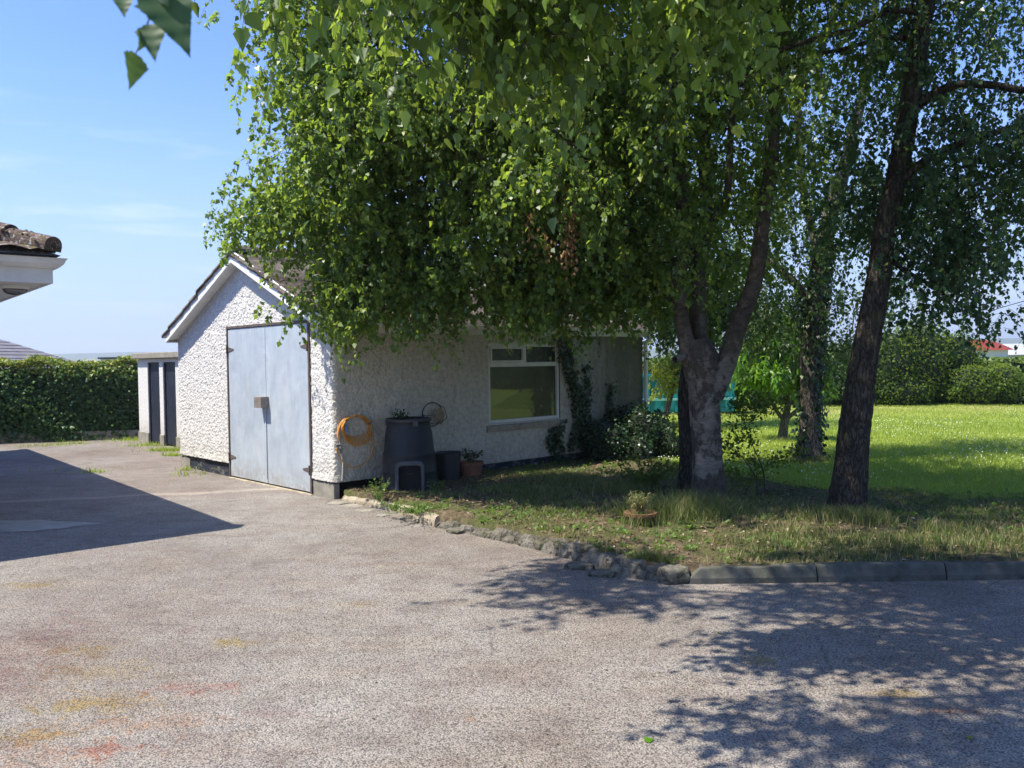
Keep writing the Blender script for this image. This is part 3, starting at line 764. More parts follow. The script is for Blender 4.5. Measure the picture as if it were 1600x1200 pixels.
# hip roof as steps of tiles
HP = .42
def hroof():
    V = []; F = []
    nc_ = 10; g_ = .32
    for c in range(nc_):
        for t_, lf in ((0, .04), (.98, .0)):
            d_ = .05 + (c + t_) * g_
            z = HZ + .03 + HP * (d_ - .05) + lf
            V.append([(d_, z)])
    R_ = [v[0] for v in V]; nn = 220
    for d_, z in R_:
        for s_ in range(nn):
            a_ = d_ + (A1 - d_) * s_ / (nn - 1); w_ = .03 * abs(sin(pi * (a_ / .30)))
            V_.append(hl(a_, d_, z + w_))
    for d_, z in R_:
        for s_ in range(nn):
            c_ = d_ + (A2 - 2 * d_) * s_ / (nn - 1) if A2 > 2 * d_ else d_; w_ = .03 * abs(sin(pi * (c_ / .30)))
            V_.append(hl(d_, c_, z + w_))
    k = len(R_)
    for s0 in (0, k * nn):
        for i in range(k - 1):
            for j in range(nn - 1):
                f = (s0 + i * nn + j, s0 + i * nn + j + 1, s0 + (i + 1) * nn + j + 1, s0 + (i + 1) * nn + j)
                F_.append(f if s0 == 0 else f[::-1])
V_, F_ = [], []
hroof()
n0 = len(V_)
b = MB(); b.add(V_, F_)
b.add([hl(.05, .05, HZ + .028), hl(A1, .05, HZ + .028), hl(A1, 3.3, HZ + .03 + HP * 3.25), hl(3.3, 3.3, HZ + .03 + HP * 3.25), hl(3.3, A2 - 3.3, HZ + .03 + HP * 3.25), hl(.05, A2, HZ + .028)], [(0, 3, 2, 1), (0, 5, 4, 3)])
hr = b.build('roof', M['rtile'], hs)
b = MB()                                      # thick mossy hip tiles over the corner
for i in range(11):
    d_ = .10 + i * .29; L_ = .33
    P0 = Vector(hl(d_, d_, HZ + .055 + HP * (d_ - .05) + .045)); P1 = Vector(hl(d_ + L_, d_ + L_, HZ + .055 + HP * (d_ + L_ - .05) + .01))
    tdir = (P1 - P0).normalized(); sd_ = tdir.cross(Vector((0, 0, 1))).normalized(); upv = sd_.cross(tdir)
    sec = []
    for k_ in range(9):
        a_ = pi * k_ / 8; sec.append((cos(a_) * .125, sin(a_) * .085))
    sec += [(-.125, -.05), (.125, -.05)]
    b.prism([P0 + sd_ * p + upv * z for p, z in sec], P1 - P0)
o = b.build('hip_tiles', M['rtile'], hr)
b = MB()                                      # lumps of moss on the hip
for i in range(160):
    d_ = random.uniform(.12, 2.2); a_ = random.uniform(.15, pi - .15); r_ = random.uniform(.006, .02)
    c_ = Vector(hl(d_, d_, HZ + .07 + HP * (d_ - .05))) + Vector(hl(-cos(a_) * .10, cos(a_) * .10, sin(a_) * .095))
    b.lathe([(.001, -r_), (r_, -r_ * .4), (r_ * 1.1, r_ * .2), (r_ * .5, r_ * .8), (.001, r_)], c_, 6)
tag(b.build('moss_lumps', M['dry_litter'] if 0 else M['soil'], hr), kind='stuff')
# bulkhead light under the soffit
lp = at(23, 436, 7.95)
b = MB(); zt = HZ - .216; lx = xf(hs); lc = lx[:3, :3] @ np.array([lp[0], lp[1], 0]) + lx[:3, 3]
def oval(prof, sx=1.5, mat=0):
    V = []; n = 28
    for r, z in prof: V += [(lc[0] + sx * r * cos(2 * pi * j / n), lc[1] + r * sin(2 * pi * j / n), zt + z) for j in range(n)]
    return V, [(i * n + (j + 1) % n, i * n + j, (i + 1) * n + j, (i + 1) * n + (j + 1) % n) for i in range(len(prof) - 1) for j in range(n)]
b.add(*oval([(.075, 0), (.078, -.02), (.078, -.03), (.066, -.034)])); lt = b.build('bulkhead_light', M['housewhite'], hs, smooth=True)
b = MB(); b.add(*oval([(.064, -.03), (.060, -.05), (.045, -.068), (.02, -.078), (.001, -.08)])); b.build('lens', M['lens'], lt, smooth=True)
b = MB()
for k_ in (-.5, 0, .5):
    b.tube([(lc[0] + 1.5 * .068 * cos(t_) * 1.0, lc[1] + k_ * .07 * sin(t_) ** .5 if k_ else lc[1], zt - .03 - .056 * sin(t_)) for t_ in np.linspace(0.01, pi - .01, 12)], .003, 5)
b.tube([(lc[0] + 1.5 * .066 * cos(t_), lc[1] + .066 * sin(t_), zt - .036) for t_ in np.linspace(0, 2 * pi, 30)[:-1]], .005, 5, closed=True)
b.build('guard', M['wire'], lt)

# ------------------------------------------------------------------ far buildings
b0 = tag(empty('bungalow', (-26.4, 42, -.05)), 'distant bungalow whose grey-purple hipped roof shows above the hedge', 'house')
b = MB(); b.box((-6, -3, -.3), (2.2, 4, 1.6)); b.build('wall', M['shedwall'], b0)
b = MB()
for i in range(12):
    t0_, t1_ = i / 12, (i + 1) / 12 + .01
    def rr_(t, l=0): return [(-7 + 4.5 * t, -4 + 4.4 * t, 1.55 + 2.1 * t + l), (3.0 - 4.5 * t, -4 + 4.4 * t, 1.55 + 2.1 * t + l), (3.0 - 4.5 * t, 5 - 4.4 * t, 1.55 + 2.1 * t + l), (-7 + 4.5 * t, 5 - 4.4 * t, 1.55 + 2.1 * t + l)]
    b.hexa(rr_(t0_, .05) + rr_(t1_, .02))
b.build('roof', M['slate'], b0)
b1 = tag(empty('flat_roofed_building', (-26, 60, 0)), 'far white flat-roofed building behind the left hedge', 'building')
b = MB(); b.box((-5.2, 0, -.3), (4, 9, 2.12)); b.build('wall', M['white'], b1)
b = MB(); b.box((-3.6, -.35, 2.125), (4.4, 9.3, 2.25)); b.build('roof', M['navy'], b1)
b2 = tag(empty('red_roofed_shed', (46, 82, 0)), 'distant pale shed with a bright red roof past the right hedge', 'shed')
b = MB(); b.box((-3.2, 0, -.3), (2.8, 8, 2.0)); b.box((-3.2, -.04, 1.28), (2.8, 0, 1.34)); b.build('wall', M['shedwall'], b2)
b = MB(); b.prism([(-3.6, -.4, 1.98), (3.2, -.4, 1.98), (1.6, -.4, 2.7), (.2, -.4, 3.0), (-2.2, -.4, 3.0), (-3.6, -.4, 2.95)], (0, 8.8, 0)); b.build('roof', M['redroof'], b2)
b = MB(); b.box((-.9, -.06, .95), (1.1, -.02, 1.2)); b.build('window', M['white'], b2)
b3 = tag(empty('long_grey_shed', (58, 88, 0)), 'long low grey-roofed shed to the right of the red roof', 'shed')
b = MB(); b.box((-8, 0, -.3), (14, 9, 1.5)); b.build('wall', M['shedwall'], b3)
b = MB(); b.prism([(-8.4, -.4, 1.48), (-8.4, 9.4, 1.48), (-8.4, 4.5, 2.7)], (22.8, 0, 0)); b.build('roof', M['greyroof'], b3)

# ------------------------------------------------------------------ teal container
TY = 22.0
p0 = at(985, 600, TY); p1 = at(1149, 600, TY)
tt = tag(empty('metal_container', ((p0[0] + p1[0]) / 2, TY, .05)), 'teal metal container standing on the lawn behind the birch', 'container')
Wd = p1[0] - p0[0]
b = MB(); b.box((-Wd / 2, 0, .12), (Wd / 2, 1.6, 1.08))
for i in range(8):
    x_ = -Wd / 2 + .06 + i * (Wd - .18) / 7; b.box((x_, -.05, .13), (x_ + .07, -.003, 1.04))
b.build('body', M['teal'], tt, .008)
b = MB(); b.box((-Wd / 2 - .04, -.07, 1.045), (Wd / 2 + .04, -.0, 1.12)); b.build('top_rail', M['teal'], tt, .006); b = MB(); b.box((-Wd / 2 - .04, 1.6, 1.045), (Wd / 2 + .04, 1.67, 1.12)); b.build('top_rail', M['teal'], tt, .006)
b = MB(); b.box((-Wd / 2, -.075, .44), (Wd / 2, -.052, .50)); b.build('side_rail', M['tealpale'], tt, .004)
b = MB(); b.box((-Wd / 2 + .1, .05, 0), (Wd / 2 - .1, .2, .118)); b.build('runner', M['darkmetal'], tt); b = MB(); b.box((-Wd / 2 + .1, 1.3, 0), (Wd / 2 - .1, 1.45, .118)); b.build('runner', M['darkmetal'], tt)

# ------------------------------------------------------------------ things along the long wall
GM = np.array([[GL[0], GG[0], 0], [GL[1], GG[1], 0], [0, 0, 1]])
def gw(u, off, z): return GC + GL * u - GG * off + np.array([0, 0, z])     # point in front of the long wall
GROT = pi / 2 - YAW
def wall_u(px, off):                                                       # where the pixel column meets a plane off the wall
    d = ray(px, 640); o_ = GC - GG * off; t = (o_ @ GG) / (d @ GG); return float((d * t - o_) @ GL)

# compost bin
bu = wall_u(638, .43)
bp = gw(bu, .43, .09)
az = math.atan2(-bp[1], -bp[0] + .15)
cb = tag(empty('compost_bin', bp, az), 'big black tapered compost bin with an open hatch beside the hose', 'compost bin')
b = MB()
pf = [(.300, 0), (.345, .0), (.347, .03), (.335, .045), (.326, .22), (.331, .232), (.322, .25), (.306, .44), (.311, .452), (.302, .47), (.278, .70), (.262, .80), (.250, .845), (.262, .855), (.264, .895), (.252, .90), (.238, .90), (.236, .86), (.262, .70), (.30, .35), (.31, .06), (.001, .05)]
b.lathe(pf, n=56); b.v = [(x, y, z * .94) for x, y, z in b.v]; cbody = b.build('body', M['bin'], cb, smooth=True)
b = MB(); b.lathe([(.001, .76), (.22, .77), (.235, .775)], n=24); b.build('compost', M['soil'], cb)
b = MB()                                                        # hatch surround: arched hood sticking out towards +X
hw = .165; H_ = .36
arch = [(-hw, 0), (-hw, H_ - .06), (-hw + .03, H_ - .015), (-hw + .07, H_), (hw - .07, H_), (hw - .03, H_ - .015), (hw, H_ - .06), (hw, 0)]
inn = [(-hw + .035, .0), (-hw + .035, H_ - .085), (-hw + .05, H_ - .062), (-hw + .08, H_ - .055), (hw - .08, H_ - .055), (hw - .05, H_ - .062), (hw - .035, H_ - .085), (hw - .035, 0)]
def X_(z, k=0): return .395 - z * .09 + k
V = [(X_(z), y, z + .01) for y, z in arch] + [(X_(z), y, z + .01) for y, z in inn] + [(.24, y * 1.05, z + .01) for y, z in arch] + [(X_(z) - .06, y * .97, z + .01) for y, z in inn]
F = []
for i in range(7):
    F += [(i, i + 1, 9 + i, 8 + i), (16 + i, 17 + i, i + 1, i), (8 + i, 9 + i, 25 + i, 24 + i)]
F += [tuple(24 + i for i in range(8))[::-1]]
b.add(V, F); ho = b.build('hatch_surround', M['hatch'], cb, .008, smooth=False)
b = MB(); P = [(X_(z) - .050, y * .99, z + .012) for y, z in inn]; b.add(P, [tuple(range(8))]); b.build('hatch_opening', M['dark'], cb)
b = MB(); b.lathe([(.262, 0), (.274, .004), (.276, .03), (.266, .036)], (0, 0, .806), 40)
for a_ in (0.3, 2.4, 4.5): b.box((.255 * cos(a_) - .03, .255 * sin(a_) - .03, .76), (.255 * cos(a_) + .03, .255 * sin(a_) + .03, .82))
b.build('rim', M['black'], cb, smooth=False)

def leaf_cloud(P, D, Nn, sz, tint, wid=.42, detail=False, curl=.18):
    """P base points, D axis, Nn normals (all n,3), sz (n)"""
    D = D / (np.linalg.norm(D, axis=1, keepdims=True) + 1e-9)
    S_ = np.cross(D, Nn); S_ /= (np.linalg.norm(S_, axis=1, keepdims=True) + 1e-9)
    N2 = np.cross(S_, D); n = len(P); s = sz[:, None]
    if not detail:
        V = np.stack([P, P + (S_ * wid + D * .36 + N2 * curl) * s, P + (D * 1.0 - N2 * .08) * s, P + (-S_ * wid + D * .36 + N2 * curl) * s], 1)
        F = np.arange(n * 4).reshape(n, 4); T = np.repeat(tint, 4)
        return V.reshape(-1, 3), F, T
    q = [(0, 0, 0), (0, .38, -.05), (0, 1.08, -.16), (-.27, .03, .08), (-wid * 1.08, .30, .12), (-.22, .68, .02), (.27, .03, .08), (wid * 1.08, .30, .12), (.22, .68, .02)]
    V = np.stack([P + (S_ * a + D * c + N2 * e * curl * 5) * s for a, c, e in q], 1)
    f = np.array([(0, 1, 4, 3), (1, 2, 5, 4), (0, 6, 7, 1), (1, 7, 8, 2)])
    F = (np.arange(n)[:, None, None] * 9 + f[None]).reshape(-1, 4)
    return V.reshape(-1, 3), F, np.repeat(tint, 9)
def rdir(n, rs=RS):
    v = rs.normal(size=(n, 3)); return v / np.linalg.norm(v, axis=1, keepdims=True)
def tubes_np(P, r0, r1, n=3):
    """P (m,k,3) polylines -> thin tubes"""
    m, k, _ = P.shape
    T = np.gradient(P, axis=1); T /= np.linalg.norm(T, axis=2, keepdims=True) + 1e-9
    A = np.cross(T, np.array([.31, .77, .55])); A /= np.linalg.norm(A, axis=2, keepdims=True) + 1e-9
    B_ = np.cross(T, A); rr = np.linspace(1, 0, k)[None, :, None] * (np.broadcast_to(np.asarray(r0), (m,)) - r1)[:, None, None] + r1
    V = np.stack([P + (A * cos(2 * pi * j / n) + B_ * sin(2 * pi * j / n)) * rr for j in range(n)], 2)
    ix = np.arange(m * k * n).reshape(m, k, n); nx2 = np.roll(ix, -1, axis=2)
    F = np.stack([ix[:, :-1], nx2[:, :-1], nx2[:, 1:], ix[:, 1:]], -1).reshape(-1, 4)
    return V.reshape(-1, 3), F
def join(parts):
    V = []; F = []; T = []; I = []; n = 0
    for v, f, t, i in parts:
        V.append(v); F.append(f + n); T.append(t if hasattr(t, '__len__') else np.full(len(v), t)); I.append(np.full(len(f), i)); n += len(v)
    return np.concatenate(V), np.concatenate(F), np.concatenate(T), np.concatenate(I)

def sprig_plant(name, root, c, n_st, hgt, spread, leaf, mat, wid=.3, nl=10, droop=.2, seed=0, part='foliage', stem_r=.003, up=1., detail=False, wl=.6):
    rs = np.random.RandomState(seed); c = np.array(c, float)
    k = 6; t = np.linspace(0, 1, k)[None, :, None]
    a = rs.uniform(0, 2 * pi, n_st); L_ = hgt * rs.uniform(.55, 1.05, n_st)
    out = np.stack([np.cos(a), np.sin(a), np.zeros(n_st)], 1) * (spread * rs.uniform(.15, 1, n_st))[:, None]
    base = c + out * .15
    P = base[:, None] + out[:, None] * t ** 1.3 + np.array([0, 0, 1.]) * (L_[:, None, None] * up) * (t - droop * t ** 2.5)
    P = P + rs.normal(0, .012 * hgt, P.shape) * t
    sv, sf = tubes_np(P, stem_r, stem_r * .4, 4)
    tt_ = np.linspace(1 - wl, 1, nl); LP = []; LD = []
    for q in tt_:
        i = min(int(q * (k - 1)), k - 2); f_ = q * (k - 1) - i
        LP.append(P[:, i] * (1 - f_) + P[:, i + 1] * f_); LD.append(P[:, i + 1] - P[:, i])
    LP = np.concatenate(LP); LD = np.concatenate(LD); LD /= np.linalg.norm(LD, axis=1, keepdims=True) + 1e-9
    D = LD * .5 + rdir(len(LP), rs) * .8; nn = rdir(len(LP), rs) * .6 + np.array([0, 0, 1.])
    v, f, T = leaf_cloud(LP, D, nn, leaf * rs.uniform(.6, 1.15, len(LP)), rs.uniform(0, 1, len(LP)), wid, detail)
    V, F, T, I = join([(v, f, T, 0), (sv, sf, .3, 1)])
    return npmesh(part, V, F, [mat, M['stem']], root, tint=T, mi=I, world=root)

# dry weeds growing on top of the bin
wp = gw(wall_u(628, .43), .43, .84)
r_ = tag(empty('weed', wp), 'dark dry weed sprouting from the top of the compost bin', 'weed')
sprig_plant('weed', r_, wp, 26, .20, .16, .04, M['ivy_leaf'], .25, 8, .1, 5)
# hanging basket ring on the wall behind the bin
hp = gw(wall_u(674, .06), .05, .93)
hb = tag(empty('wire_basket', hp, GROT), 'round wire basket with a coir scrap hung on the wall over the bin', 'basket')
b = MB(); b.tube([(.16 * cos(a_), -.03, .0 + .15 * sin(a_)) for a_ in np.linspace(0, 2 * pi, 40)[:-1]], .007, 6, closed=True)
b.tube([(.16 * cos(a_) + .0, -.03 - .05 * abs(sin(a_)), .03 - .15 * abs(sin(a_))) for a_ in np.linspace(0, pi, 20)], .005, 5)
b.tube([(.05, -.03, .14), (.14, -.10, .08), (.18, -.10, -.05), (.1, -.05, -.13)], .006, 5); b.tube([(-.16, -.02, 0), (0, -.07, -.02), (.16, -.02, 0)], .004, 5)
b.build('wire_frame', M['wire'], hb)
b = MB()
b.tube([(.09 + .065 * cos(a_), -.05, -.02 + .085 * sin(a_)) for a_ in np.linspace(0, 2 * pi, 26)[:-1]], .016, 8, closed=True)
b.tube([(.09 + .04 * cos(a_), -.065, -.02 + .055 * sin(a_)) for a_ in np.linspace(0, 2 * pi, 20)[:-1]], .014, 8, closed=True)
b.build('coir_ring', M['coir'], hb)

# hose on the wall
def hose_pts(cu, cz, ru, rz, a0, a1, off, n=60, sag=0):
    return [gw(cu + ru * cos(t) + .006 * sin(5 * t), off + .012 * sin(3 * t + cu * 40), cz + rz * sin(t) - sag * max(0, -sin(t)) ** 2) for t in np.linspace(a0, a1, n)]
ho_ = tag(empty('garden_hose', gw(.22, .05, .75), GROT), 'coiled orange garden hose hanging on the pebbledash near the corner', 'hose')
b = MB()
for i in range(5):
    b.tube(hose_pts(.245 + .008 * i, .845 - .012 * i, .185 + .008 * (i % 3), .125 + .014 * i, 0, 2 * pi * (59 / 60), .05 + .012 * (i % 3)), .0075, 7, closed=True)
b.tube(hose_pts(.225, .78, .235, .20, pi * .45, pi * 1.12, .075), .0085, 7); b.tube(hose_pts(.215, .77, .225, .20, pi * .5, pi * 1.15, .09), .0085, 7)
b.tube(hose_pts(.23, .66, .255, .30, -.95 * pi, .38 * pi, .06), .0065, 7)
b.build('coil', M['hose'], ho_, smooth=True, world=ho_)
b = MB(); b.tube([gw(.10, .085, .90), gw(.105, .085, .82)], .014, 10); b.tube([gw(.105, .085, .82), gw(.11, .085, .79)], .009, 10); b.build('connector', M['blue'], ho_, world=ho_)
b = MB(); b.tube([gw(.42, -.02, .865), gw(.42, .11, .87), gw(.42, .13, .90)], .008, 8); b.build('hook', M['darkmetal'], ho_, world=ho_); b = MB(); b.tube([gw(.09, -.02, .865), gw(.09, .11, .87), gw(.09, .13, .90)], .008, 8); b.build('hook', M['darkmetal'], ho_, world=ho_)
tp = tag(empty('garden_tap', gw(.05, .05, .5), GROT), 'thin grey pipe with a tap on the wall below the hose', 'tap')
b = MB(); b.tube([gw(.02, .03, .88), gw(.05, .035, .60), gw(.075, .04, .42), gw(.06, .04, .22)], .010, 8); b.build('pipe', M['pipe'], tp, world=tp)
b = MB(); b.tube([gw(.0, .03, .60), gw(.0, .10, .60), gw(.0, .115, .55)], .013, 8); b.tube([gw(-.035, .08, .64), gw(.035, .08, .64)], .010, 8); b.tube([gw(0, .08, .60), gw(0, .08, .64)], .007, 8); b.build('valve', M['darkmetal'], tp, world=tp)

# pots
def pot(name, p, r0, r1, h, mat, label, plant=None, cat='plant pot', rim=True, rz=0):
    r = tag(empty(name, p, rz), label, cat)
    b = MB(); pr = [(.001, .0), (r0, .0), (r0 + (r1 - r0) * .8, h * .8)]
    pr += [(r1 + .012, h * .82), (r1 + .016, h), (r1 - .004, h)] if rim else [(r1, h * .97), (r1 + .008, h), (r1 - .006, h)]
    pr += [(r1 - .02, h * .9), (.001, h * .88)]
    b.lathe(pr, n=36); b.build('body', mat, r, smooth=False)
    b = MB(); b.lathe([(.001, h * .90), (r1 - .022, h * .885)], n=24); b.build('soil', M['soil'], r)
    return r
pu = wall_u(699, .24); pot('bucket', gw(pu, .24, .08), .135, .165, .37, M['black'], 'plain black plastic bucket between the compost bin and terracotta pot', cat='bucket', rim=False)
pu = wall_u(734, .28); pp = gw(pu, .28, .06); r_ = pot('flower_pot', pp, .12, .155, .24, M['terracotta'], 'terracotta pot with a leafy plant standing against the wall left of the window')
sprig_plant('plant', r_, pp + np.array([0, 0, .22]), 16, .20, .17, .045, M['ivy_leaf'], .38, 8, .15, 7, part='plant')
pp = gnd(1001, 818, .10); pp[2] = .055; r_ = pot('flower_pot', pp, .085, .135, .15, M['terracotta'], 'low terracotta pot overgrown with grass in the bed left of the big birch')
def resample(P, step):
    P = np.asarray(P, float); n = len(P); out = []
    for i in range(n - 1):
        p0, p1, p2, p3 = P[max(i - 1, 0)], P[i], P[i + 1], P[min(i + 2, n - 1)]
        m = max(2, int(np.linalg.norm(p2[:3] - p1[:3]) / step))
        for t in np.arange(m) / m:
            out.append(.5 * (2 * p1 + (p2 - p0) * t + (2 * p0 - 5 * p1 + 4 * p2 - p3) * t ** 2 + (3 * p1 - p0 - 3 * p2 + p3) * t ** 3))
    out.append(P[-1]); return np.array(out)
pg_ = pp + np.array([0, 0, .13]); sprig_plant('grass_tuft', r_, pg_, 120, .26, .14, .05, M['bed_grass'], .07, 5, .3, 41, part='grass_tuft', stem_r=.0015, wl=.7)
# ------------------------------------------------------------------ edging of the bed
RP = random.Random(3)
def stone(c, dx, dy, dz, ang, seed, mat, name, rough=.16, n=2):
    rr = random.Random(seed); bm = bmesh.new(); bmesh.ops.create_cube(bm, size=1)
    bmesh.ops.subdivide_edges(bm, edges=bm.edges[:], cuts=n + 1, use_grid_fill=True)
    for v in bm.verts:
        k = v.co.copy(); q = .5 + .5 * (1 - max(0, (abs(k.x) + abs(k.y) + abs(k.z) - 1.0)) * .35) - .5
        v.co = Vector((k.x * dx, k.y * dy, k.z * dz)) * (2 * q)
        v.co += Vector((rr.uniform(-1, 1) * dx * .07, rr.uniform(-1, 1) * rough * dy, rr.uniform(-1, 1) * rough * dz))
    me = bpy.data.meshes.new(name); bm.to_mesh(me); bm.free()
    o = link(name, me, mat); o.location = c; o.rotation_euler = (0, 0, ang)
    s = o.modifiers.new('subdivision', 'SUBSURF'); s.levels = 1; s.render_levels = 1
    return o
# concrete strip from the garage corner
def edge_strip(name, pts, z_top, wid, mat, seed, rough, n_per=60):
    """rough edging: a displaced bar along pts, front face on the line"""
    rs = np.random.RandomState(seed); P = resample(np.array([[*p, 0] for p in pts], float), 1. / n_per)[:, :3]; P[:, 2] = 0; n = len(P)
    T = np.gradient(P, axis=0); T /= np.linalg.norm(T, axis=1, keepdims=True); N_ = np.stack([-T[:, 1], T[:, 0], 0 * T[:, 0]], 1)
    s_ = np.concatenate([[0], np.cumsum(np.linalg.norm(np.diff(P, axis=0), axis=1))])
    zt = np.interp(s_, np.linspace(0, s_[-1], len(z_top)), z_top)
    prof = [(-.02, -.05), (-.02, .25), (-.015, .55), (.0, .85), (.02, .97), (.05, 1), (.09, 1.), (wid * .9, .98), (wid, .9), (wid, -.05)]
    V = []
    for i in range(n):
        for k, (o, zz) in enumerate(prof):
            u = s_[i]; w1, h1 = worley(np.array([u]), np.array([k * .022 + o]), .13, seed); w2, h2 = worley(np.array([u]), np.array([k * .02 + o]), .045, seed + 3)
            d = rough * ((h1[0] - .5) * 1.6 - w1[0] * .7 + .5 * (h2[0] - .5) * (1 - w2[0])) + rs.normal(0, rough * .12)
            V.append(P[i] + N_[i] * (o - d * (.9 if k < 5 else -.2)) + np.array([0, 0, zz * zt[i] + (d * 1.1 if 2 < k < 9 else 0)]))
    m = len(prof); b = MB(); b.add(V, [(i * m + k, i * m + k + 1, i * m + m + 1 + k, i * m + m + k) for i in range(n - 1) for k in range(m - 1)] + [tuple(range(m)), tuple((n - 1) * m + k for k in range(m))[::-1]])
    return b.build(name, mat)
o = edge_strip('kerb_strip', [(-1.98, 9.64), (-1.66, 9.30), (-1.33, 8.95), (-1.02, 8.45), (-.76, 8.06)], [.06, .08, .105, .11], .15, M['pale_mortar'], 3, .008)
o['kind'] = 'structure'
o = edge_strip('rubble_edging', [(-.74, 8.02), (-.34, 7.60), (0.02, 7.22), (.27, 6.9), (.50, 6.56), (.68, 6.28), (.86, 6.06), (1.05, 5.93)], [.08, .085, .09, .10, .13, .11, .10], .13, M['rubble'], 8, .026)
tag(o, 'broken lichened stone and concrete edging curving from the pale strip to the straight kerb', 'edging')
b = MB()                                                        # broken mortar bed in front of the strip
for px, py, r in [(528, 786, .12), (549, 790, .12), (572, 797, .10), (596, 806, .06), (652, 822, .05)]:
    g_ = gnd(px, py); k_ = RP.uniform(0, 6); m_ = 11
    P = [(g_[0] + RP.uniform(.8, 1.2) * r * (1 + .25 * sin(3 * a_ + k_)) * cos(a_) * 1.1, g_[1] + r * (1 + .2 * sin(5 * a_ + k_)) * sin(a_), .0) for a_ in np.linspace(0, 2 * pi, m_ + 1)[:-1]]
    b.prism([(p[0], p[1], -.01) for p in P], (0, 0, RP.uniform(.012, .02)))
tag(b.build('broken_mortar', M['concrete'], bevel=.006), kind='structure')
for j, (px, py, r) in enumerate([(712, 832, .10), (905, 888, .12), (940, 899, .11)]):
    g_ = gnd(px, py); o = stone((g_[0], g_[1], .012), r * 1.8, r * 1.1, .05, RP.uniform(-.8, -.3), 300 + j, M['rubble'], 'loose_rubble', .15, 3)
    tag(o, 'flat lump of broken concrete lying on the tarmac in front of the edging', 'rubble', 'loose lumps by the edging')
o = stone((1.14, 5.95, .05), .22, .2, .12, 0, 77, M['rubble'], 'edging_stone', .08, 2); tag(o, 'small square stone butted against the left end of the straight kerb', 'edging stone')
# straight precast kerbs
x0 = 1.235
for i in range(12):
    L_ = .915
    b = MB(); z1_ = .115
    pr = [(-.06, -.06), (-.06, .04), (-.035, z1_ - .012), (-.025, z1_), (.06, z1_), (.06, -.06)]
    b.prism([(0 if i or z < .05 else .0, p, z) for p, z in pr], (L_ - .008, 0, 0))
    if i == 0:
        b = MB(); b.add([(0, -.06, -.06), (.0, -.06, .04), (.09, -.035, z1_ - .01), (.10, .06, z1_), (0, .06, .04), (0, .06, -.06), (L_ - .008, -.06, -.06), (L_ - .008, -.06, .04), (L_ - .008, -.03, z1_), (L_ - .008, .06, z1_), (L_ - .008, .06, -.06)],
                        [(0, 1, 7, 6), (1, 2, 8, 7), (2, 3, 9, 8), (3, 4, 5, 10, 9), (0, 5, 4, 1), (1, 4, 3, 2), (0, 6, 10, 5), (6, 7, 8, 9, 10)])
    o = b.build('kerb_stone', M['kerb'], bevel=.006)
    o.location = (x0 + i * .915, 5.92, 0); o.rotation_euler = (RP.uniform(-.01, .01), RP.uniform(-.004, .004), RP.uniform(-.006, .006))
    if i == 0: tag(o, 'first grey kerb stone, its left end chipped to a slope', 'kerb stone', 'straight precast kerbs')
    else: tag(o, 'straight grey precast kerb stone along the front of the bed', 'kerb stone', 'straight precast kerbs')

# ------------------------------------------------------------------ trees
def limb_from_px(pts):       # (x, y, Y, width in px) -> (X, Y, Z, r)
    o = []
    for x, y, Y, w_ in pts:
        p = at(x, y, Y); o.append([*p, w_ * Y / CAM_F / 2])
    return np.array(o)
def bark_tube(L_, n=22, seed=0, amp=.06, flare=0., step=.05, lump=.05):
    R_ = resample(L_, step); rs = np.random.RandomState(seed); k = len(R_); P = R_[:, :3]; r = R_[:, 3].copy()
    T = np.gradient(P, axis=0); T /= np.linalg.norm(T, axis=1, keepdims=True)
    a = np.cross(T, np.array([.2, 1, .1])); a /= np.linalg.norm(a, axis=1, keepdims=True); c = np.cross(T, a)
    q = np.linspace(0, 2 * pi, n, endpoint=False)[None]; s = np.concatenate([[0], np.cumsum(np.linalg.norm(np.diff(P, axis=0), axis=1))])[:, None]
    f = 1 + lump * np.sin(2 * q + s * 1.3 + seed) + lump * .8 * np.sin(3 * q - s * 2.1 + seed * 2) + amp * .5 * np.sin(7 * q + 1.5 * np.sin(s * 3)) + rs.normal(0, amp * .35, (k, n)) + lump * .5 * np.sin(s * 5 + 2 * np.sin(s * 2.3) + 2 * np.sin(q + s)) + .5 * lump * np.sin(9 * s + 3 * q + 2 * np.sin(4 * s)) * np.sin(5 * q - 3 * s)
    if flare: f = f + flare * np.exp(-s / .16) * (.6 + .5 * np.cos(4 * q + seed)) 
    V = P[:, None] + (a[:, None] * np.cos(q)[..., None] + c[:, None] * np.sin(q)[..., None]) * (r[:, None] * f)[..., None]
    ix = np.arange(k * n).reshape(k, n); nx_ = np.roll(ix, -1, axis=1)
    F = np.stack([ix[:-1], nx_[:-1], nx_[1:], ix[1:]], -1).reshape(-1, 4)
    return V.reshape(-1, 3), F
def smooth_noise(P, sc, seed):
    p = P * sc + seed * 1.7
    return (np.sin(p[:, 0] * 1.3 + np.sin(p[:, 1] * 1.7)) + np.sin(p[:, 1] * 1.1 + np.sin(p[:, 2] * 1.9)) + np.sin(p[:, 2] * 1.5 + np.sin(p[:, 0] * 1.3))) / 3
ZMIN = []
